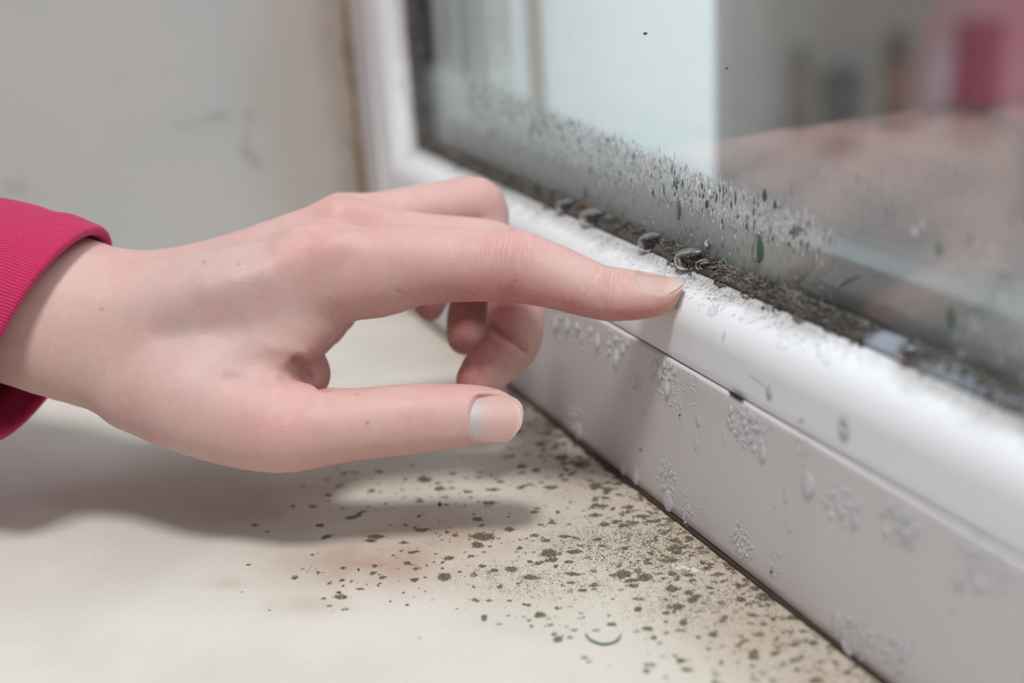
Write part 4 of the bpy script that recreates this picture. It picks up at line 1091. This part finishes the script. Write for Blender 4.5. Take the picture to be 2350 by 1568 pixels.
V_, F_ = merge(parts); o = mesh_obj('mould', V_, F_, M_MOULD); tag(o, 'furry black mould growing along the window gasket', 'mould', kind='stuff')

# ------------------------------------------------------------------ small things lying about
def tube(name, pts, r, mat, label, cat, taper=True):
    P = catmull(np.array(pts, float), 6); V = []; F = []; seg = 6; m = len(P)
    T = np.gradient(P, axis=0)
    for i in range(m):
        t = unit(T[i]); S = unit(np.cross(t, (0.31, .22, .9))); U_ = np.cross(t, S)
        rr = r*(.35+.65*math.sin(math.pi*min(.97, max(.03, i/(m-1)))) if taper else 1)
        for j in range(seg):
            a = j/seg*2*math.pi; V.append(P[i]+S*rr*math.cos(a)+U_*rr*math.sin(a))
        if i: F += [((i-1)*seg+j, (i-1)*seg+(j+1) % seg, i*seg+(j+1) % seg, i*seg+j) for j in range(seg)]
    F += [tuple(range(seg-1, -1, -1)), tuple((m-1)*seg+j for j in range(seg))]
    c = P.mean(0); o = mesh_obj(name, np.array(V)-c, F, mat); o.location = c*MM; tag(o, label, cat); return o
M_GREEN = plain('green_thread', (0.012, 0.085, 0.07), .6); M_DARK = plain('dark_hair', (0.05, 0.045, 0.05), .5)
M_FAINT = plain('pale_hair', (0.50, 0.52, 0.55), .5)
def sillp(u, v, z): p = on_plane(u, v, 2, z); return p
tube('thread', [sillp(*q) for q in ((1343, 1453, .9), (1352, 1466, .45), (1368, 1475, .28), (1385, 1479, .26), (1404, 1476, .3), (1418, 1468, .5), (1426, 1455, .9))], .30, M_GREEN, 'curved green thread lying on the mouldy sill', 'thread')
def gp(u, v, off): p = on_plane(u, v, 1, YG-off); return p
tube('hair', [gp(1924, 662, .3), gp(1936, 652, .4), (gp(1952, 643, .5)), gp(1975, 634, .8)], .32, M_DARK, 'short dark bristle stuck to the clear glass at the right', 'hair')
def fp(u, v, off=.12):
    P, N, t = frame_point(u, v); return P+N*off
tube('hair', [fp(1950, 752), fp(1905, 764), fp(1882, 780), fp(1876, 800), fp(1885, 822), fp(1900, 838)], .10, M_FAINT, 'fine curled hair on the bright rounded sash', 'hair')
tube('hair', [fp(1718, 858), fp(1735, 868), fp(1752, 880), fp(1760, 900)], .09, M_FAINT, 'faint wavy hair on the shaded lower sash', 'hair')
# flake of paint on the sill
bm_p = []; base_ = sillp(1572, 1307, 0.0); ax_ = unit(sillp(1603, 1314, 0)-sillp(1541, 1300, 0)); L_ = np.linalg.norm(sillp(1603, 1314, 0)-sillp(1541, 1300, 0)); cr = np.cross((0, 0, 1), ax_)
V = []; F = []; k = 22
for lay in (0, 1):
    for i in range(k):
        t = i/(k-1)-.5
        w = 1.6*math.sqrt(max(0.02, 1-(2*t)**2))*(1+.25*math.sin(i*1.7)); h = .35+.5*abs(math.sin(i*.45))+.15*math.sin(i*2.1)
        for s_ in (-1, -.3, .4, 1):
            V.append(base_+ax_*L_*t+cr*w*s_+np.array([0, 0, .06+h*(1-s_*s_)*.9+(0.0 if lay == 0 else .14)]))
n4 = k*4
for i in range(k-1):
    for j in range(3):
        a = i*4+j; F.append((a, a+1, a+5, a+4)); F.append((n4+a, n4+a+4, n4+a+5, n4+a+1))
for i in range(k-1):
    for j in (0, 3):
        a = i*4+j; F.append((a, a+4, n4+a+4, n4+a))
for j in range(3):
    for i in (0, k-1):
        a = i*4+j; F.append((a, n4+a, n4+a+1, a+1))
n = NT('paint_flake'); M_FLAKE = n.done(n.bsdf(Base_Color=n.mix(n.ramp(n.noise(n.map(n.obj(), (1, 1, 1)), 900, 3), .45, .65), (0.72, 0.67, 0.58, 1), (0.36, 0.28, 0.20, 1)), Roughness=.7))
o = mesh_obj('paint_flake', np.array(V)-base_, F, M_FLAKE); o.location = base_*MM; tag(o, 'crumpled pale paint flake on the sill close to the frame', 'flake')
# crumbs of dirt
M_CRUMB = plain('dark_crumb', (0.03, 0.022, 0.02), .7)
def crumb(P, r, label, cat='crumb', group=None):
    v, f_ = clump(np.zeros(3), r, .8); o = mesh_obj('dirt_crumb', np.array(v), f_, M_CRUMB); o.location = np.array(P)*MM; tag(o, label, cat, group)
crumb(sillp(1010, 1157, .35), .55, 'black crumb on the sill at the edge of the thumb shadow')
crumb(sillp(823, 1308, .2), .30, 'tiny black crumb on the pinkish stain of the sill')
P, N, t = frame_point(1472, 1032); crumb(P, .4, 'dark speck on the frame above the two hanging droplets')
P, N, t = frame_point(1460, 890); crumb(P+N*.5, .22, 'black speck on the lone droplet in the finger shadow')
P, N, t = frame_point(1561, 953); crumb(P, .30, 'brown speck on top of the thin run on the frame')
P, N, t = frame_point(1771, 1312); crumb(P, .42, 'dark speck in the bead patch low on the frame')
P = on_plane(1481, 77, 1, YG-.1); crumb(P, .55, 'black speck high on the bright glass')
P = on_plane(1668, 157, 1, YG-.1); crumb(P, .32, 'brown speck on the glass at the edge of the bright area')
# black sliver laid on the seam, its colour giving an open slot's darkness
V, F = [], []
for i, t in enumerate(np.linspace(0, 1, 12)):
    p = on_plane(1672+32*t, 900+19*t, 1, -.12); hh = .42*math.sin(math.pi*min(1, max(0, t*.9+.05)))+.05
    V += [p+np.array([0, -.05, hh]), p+np.array([0, -.05, -hh]), p+np.array([0, .5, -hh]), p+np.array([0, .5, hh])]
    if i: F += [((i-1)*4+k, (i-1)*4+(k+1) % 4, i*4+(k+1) % 4, i*4+k) for k in range(4)]
F += [(3, 2, 1, 0), tuple(44+k for k in range(4))]
mesh_obj('seam_gap', V, F, plain('seam_slot_black', (0.02, 0.015, 0.015), .8), win)

# ------------------------------------------------------------------ the yard outside, far out of focus
def yard_thing(name, label, cat, u0, u1, vtop, vbot, dist, depth, mats, kind='box'):
    """stands on the yard paving at the given distance; its width and height come from the angles it spans"""
    d = RCAM@np.array([((u0+u1)/2-W/2)/FPX, (vbot-H/2)/FPX, 1.0]); t = dist*1000
    base = CPOS+d*t; top = CPOS+(RCAM@np.array([((u0+u1)/2-W/2)/FPX, (vtop-H/2)/FPX, 1.0]))*t
    w = (u1-u0)/FPX*dist; h = (top[2]-(-1300))*MM
    r = empty(name, (base[0]*MM, base[1]*MM, -1.3)); tag(r, label, cat); r.rotation_euler = (0, 0, math.radians(-22))
    parts_ = []
    for pn, sh, mat, par in mats:
        if sh[0] == 'box':
            x0, x1, y0, y1, z0, z1 = sh[1:]
            bm = bmesh.new(); bmesh.ops.create_cube(bm, size=1)
            for v in bm.verts: v.co = ((x0+x1)/2*depth+v.co.x*(x1-x0)*depth, (y0+y1)/2*w+v.co.y*(y1-y0)*w, (z0+z1)/2*h+v.co.z*(z1-z0)*h)
            bmesh.ops.bevel(bm, geom=bm.edges[:], offset=min(w, h)*.04, segments=2, affect='EDGES')
        else:
            x, y, r0, r1, z0, z1 = sh[1:]
            bm = bmesh.new(); bmesh.ops.create_cone(bm, cap_ends=True, segments=24, radius1=r0*w, radius2=r1*w, depth=(z1-z0)*h)
            for v in bm.verts: v.co.x += x*depth; v.co.y += y*w; v.co.z += (z0+z1)/2*h
            bmesh.ops.bevel(bm, geom=[e for e in bm.edges if len(e.link_faces) == 2 and e.calc_face_angle(0) > 1], offset=.02*w, segments=2, affect='EDGES')
        me = bpy.data.meshes.new(pn); bm.to_mesh(me); bm.free(); me.materials.append(mat)
        for p_ in me.polygons: p_.use_smooth = sh[0] == 'cyl'
        o = bpy.data.objects.new(pn, me); COL.objects.link(o); o.parent = r
    return r
M_BIN = plain('dark_plastic_bin', (0.12, 0.125, 0.13), .5); M_POST = plain('white_enamel', (0.80, 0.84, 0.86), .5); M_COLM = plain('dark_iron', (0.10, 0.095, 0.10), .5)
M_TERR = plain('terracotta', (0.42, 0.25, 0.18), .8); M_SOIL = plain('dry_shrub', (0.16, 0.13, 0.09), .9); M_TAN = plain('tan_render', (0.70, 0.66, 0.62), .9)
yard_thing('rubbish_bin', 'blurred dark bin outside, seen through the glass above the hand reflection', 'bin', 1880, 1975, 150, 318, 7.0, .42,
    [('body', ('cyl', 0, 0, .40, .50, 0.02, .86), M_BIN, 0), ('lid', ('cyl', 0, 0, .53, .42, .86, 1.0), M_BIN, 0), ('handle', ('box', -.06, .06, -.12, .12, 1.0, 1.05), M_BIN, 0)])
yard_thing('bollard', 'blurred white post outside beyond the clear glass', 'post', 2130, 2185, 95, 275, 7.4, .14,
    [('post', ('cyl', 0, 0, .5, .48, 0, .9), M_POST, 0), ('cap', ('cyl', 0, 0, .54, .30, .9, 1.0), M_POST, 0)])
yard_thing('gate_pillar', 'blurred tall dark iron pillar outside, right of the white post', 'pillar', 2196, 2272, 40, 300, 7.2, .24,
    [('shaft', ('box', -.5, .5, -.46, .46, .06, .93), M_COLM, 0), ('plinth', ('box', -.56, .56, -.52, .52, 0, .06), M_COLM, 0), ('cap', ('box', -.56, .56, -.52, .52, .93, 1.0), M_COLM, 0)])
yard_thing('planter', 'blurred reddish planter outside, left of the dark bin', 'planter', 1800, 1868, 90, 312, 7.6, .3,
    [('pot', ('cyl', 0, 0, .36, .5, 0, .6), M_TERR, 0), ('rim', ('cyl', 0, 0, .54, .54, .6, .68), M_TERR, 0), ('shrub', ('cyl', 0, 0, .38, .22, .68, 1.0), M_SOIL, 0)])
yard_thing('planter', 'blurred reddish planter outside, between the dark bin and the white post', 'planter', 2015, 2085, 60, 312, 7.6, .3,
    [('pot', ('cyl', 0, 0, .36, .5, 0, .65), M_TERR, 0), ('rim', ('cyl', 0, 0, .54, .54, .65, .72), M_TERR, 0), ('shrub', ('cyl', 0, 0, .38, .25, .72, 1.0), M_SOIL, 0)])
tag(box('wall_yard', -9.5, -9.3, 1.5, 16, -1.3, 2.2, plain('yard_render', (0.68, 0.60, 0.56), .9)), kind='structure')
tag(box('wall_yard_side', -9.3, -6.5, 2.9, 3.1, -1.3, 2.2, M_TAN), kind='structure')
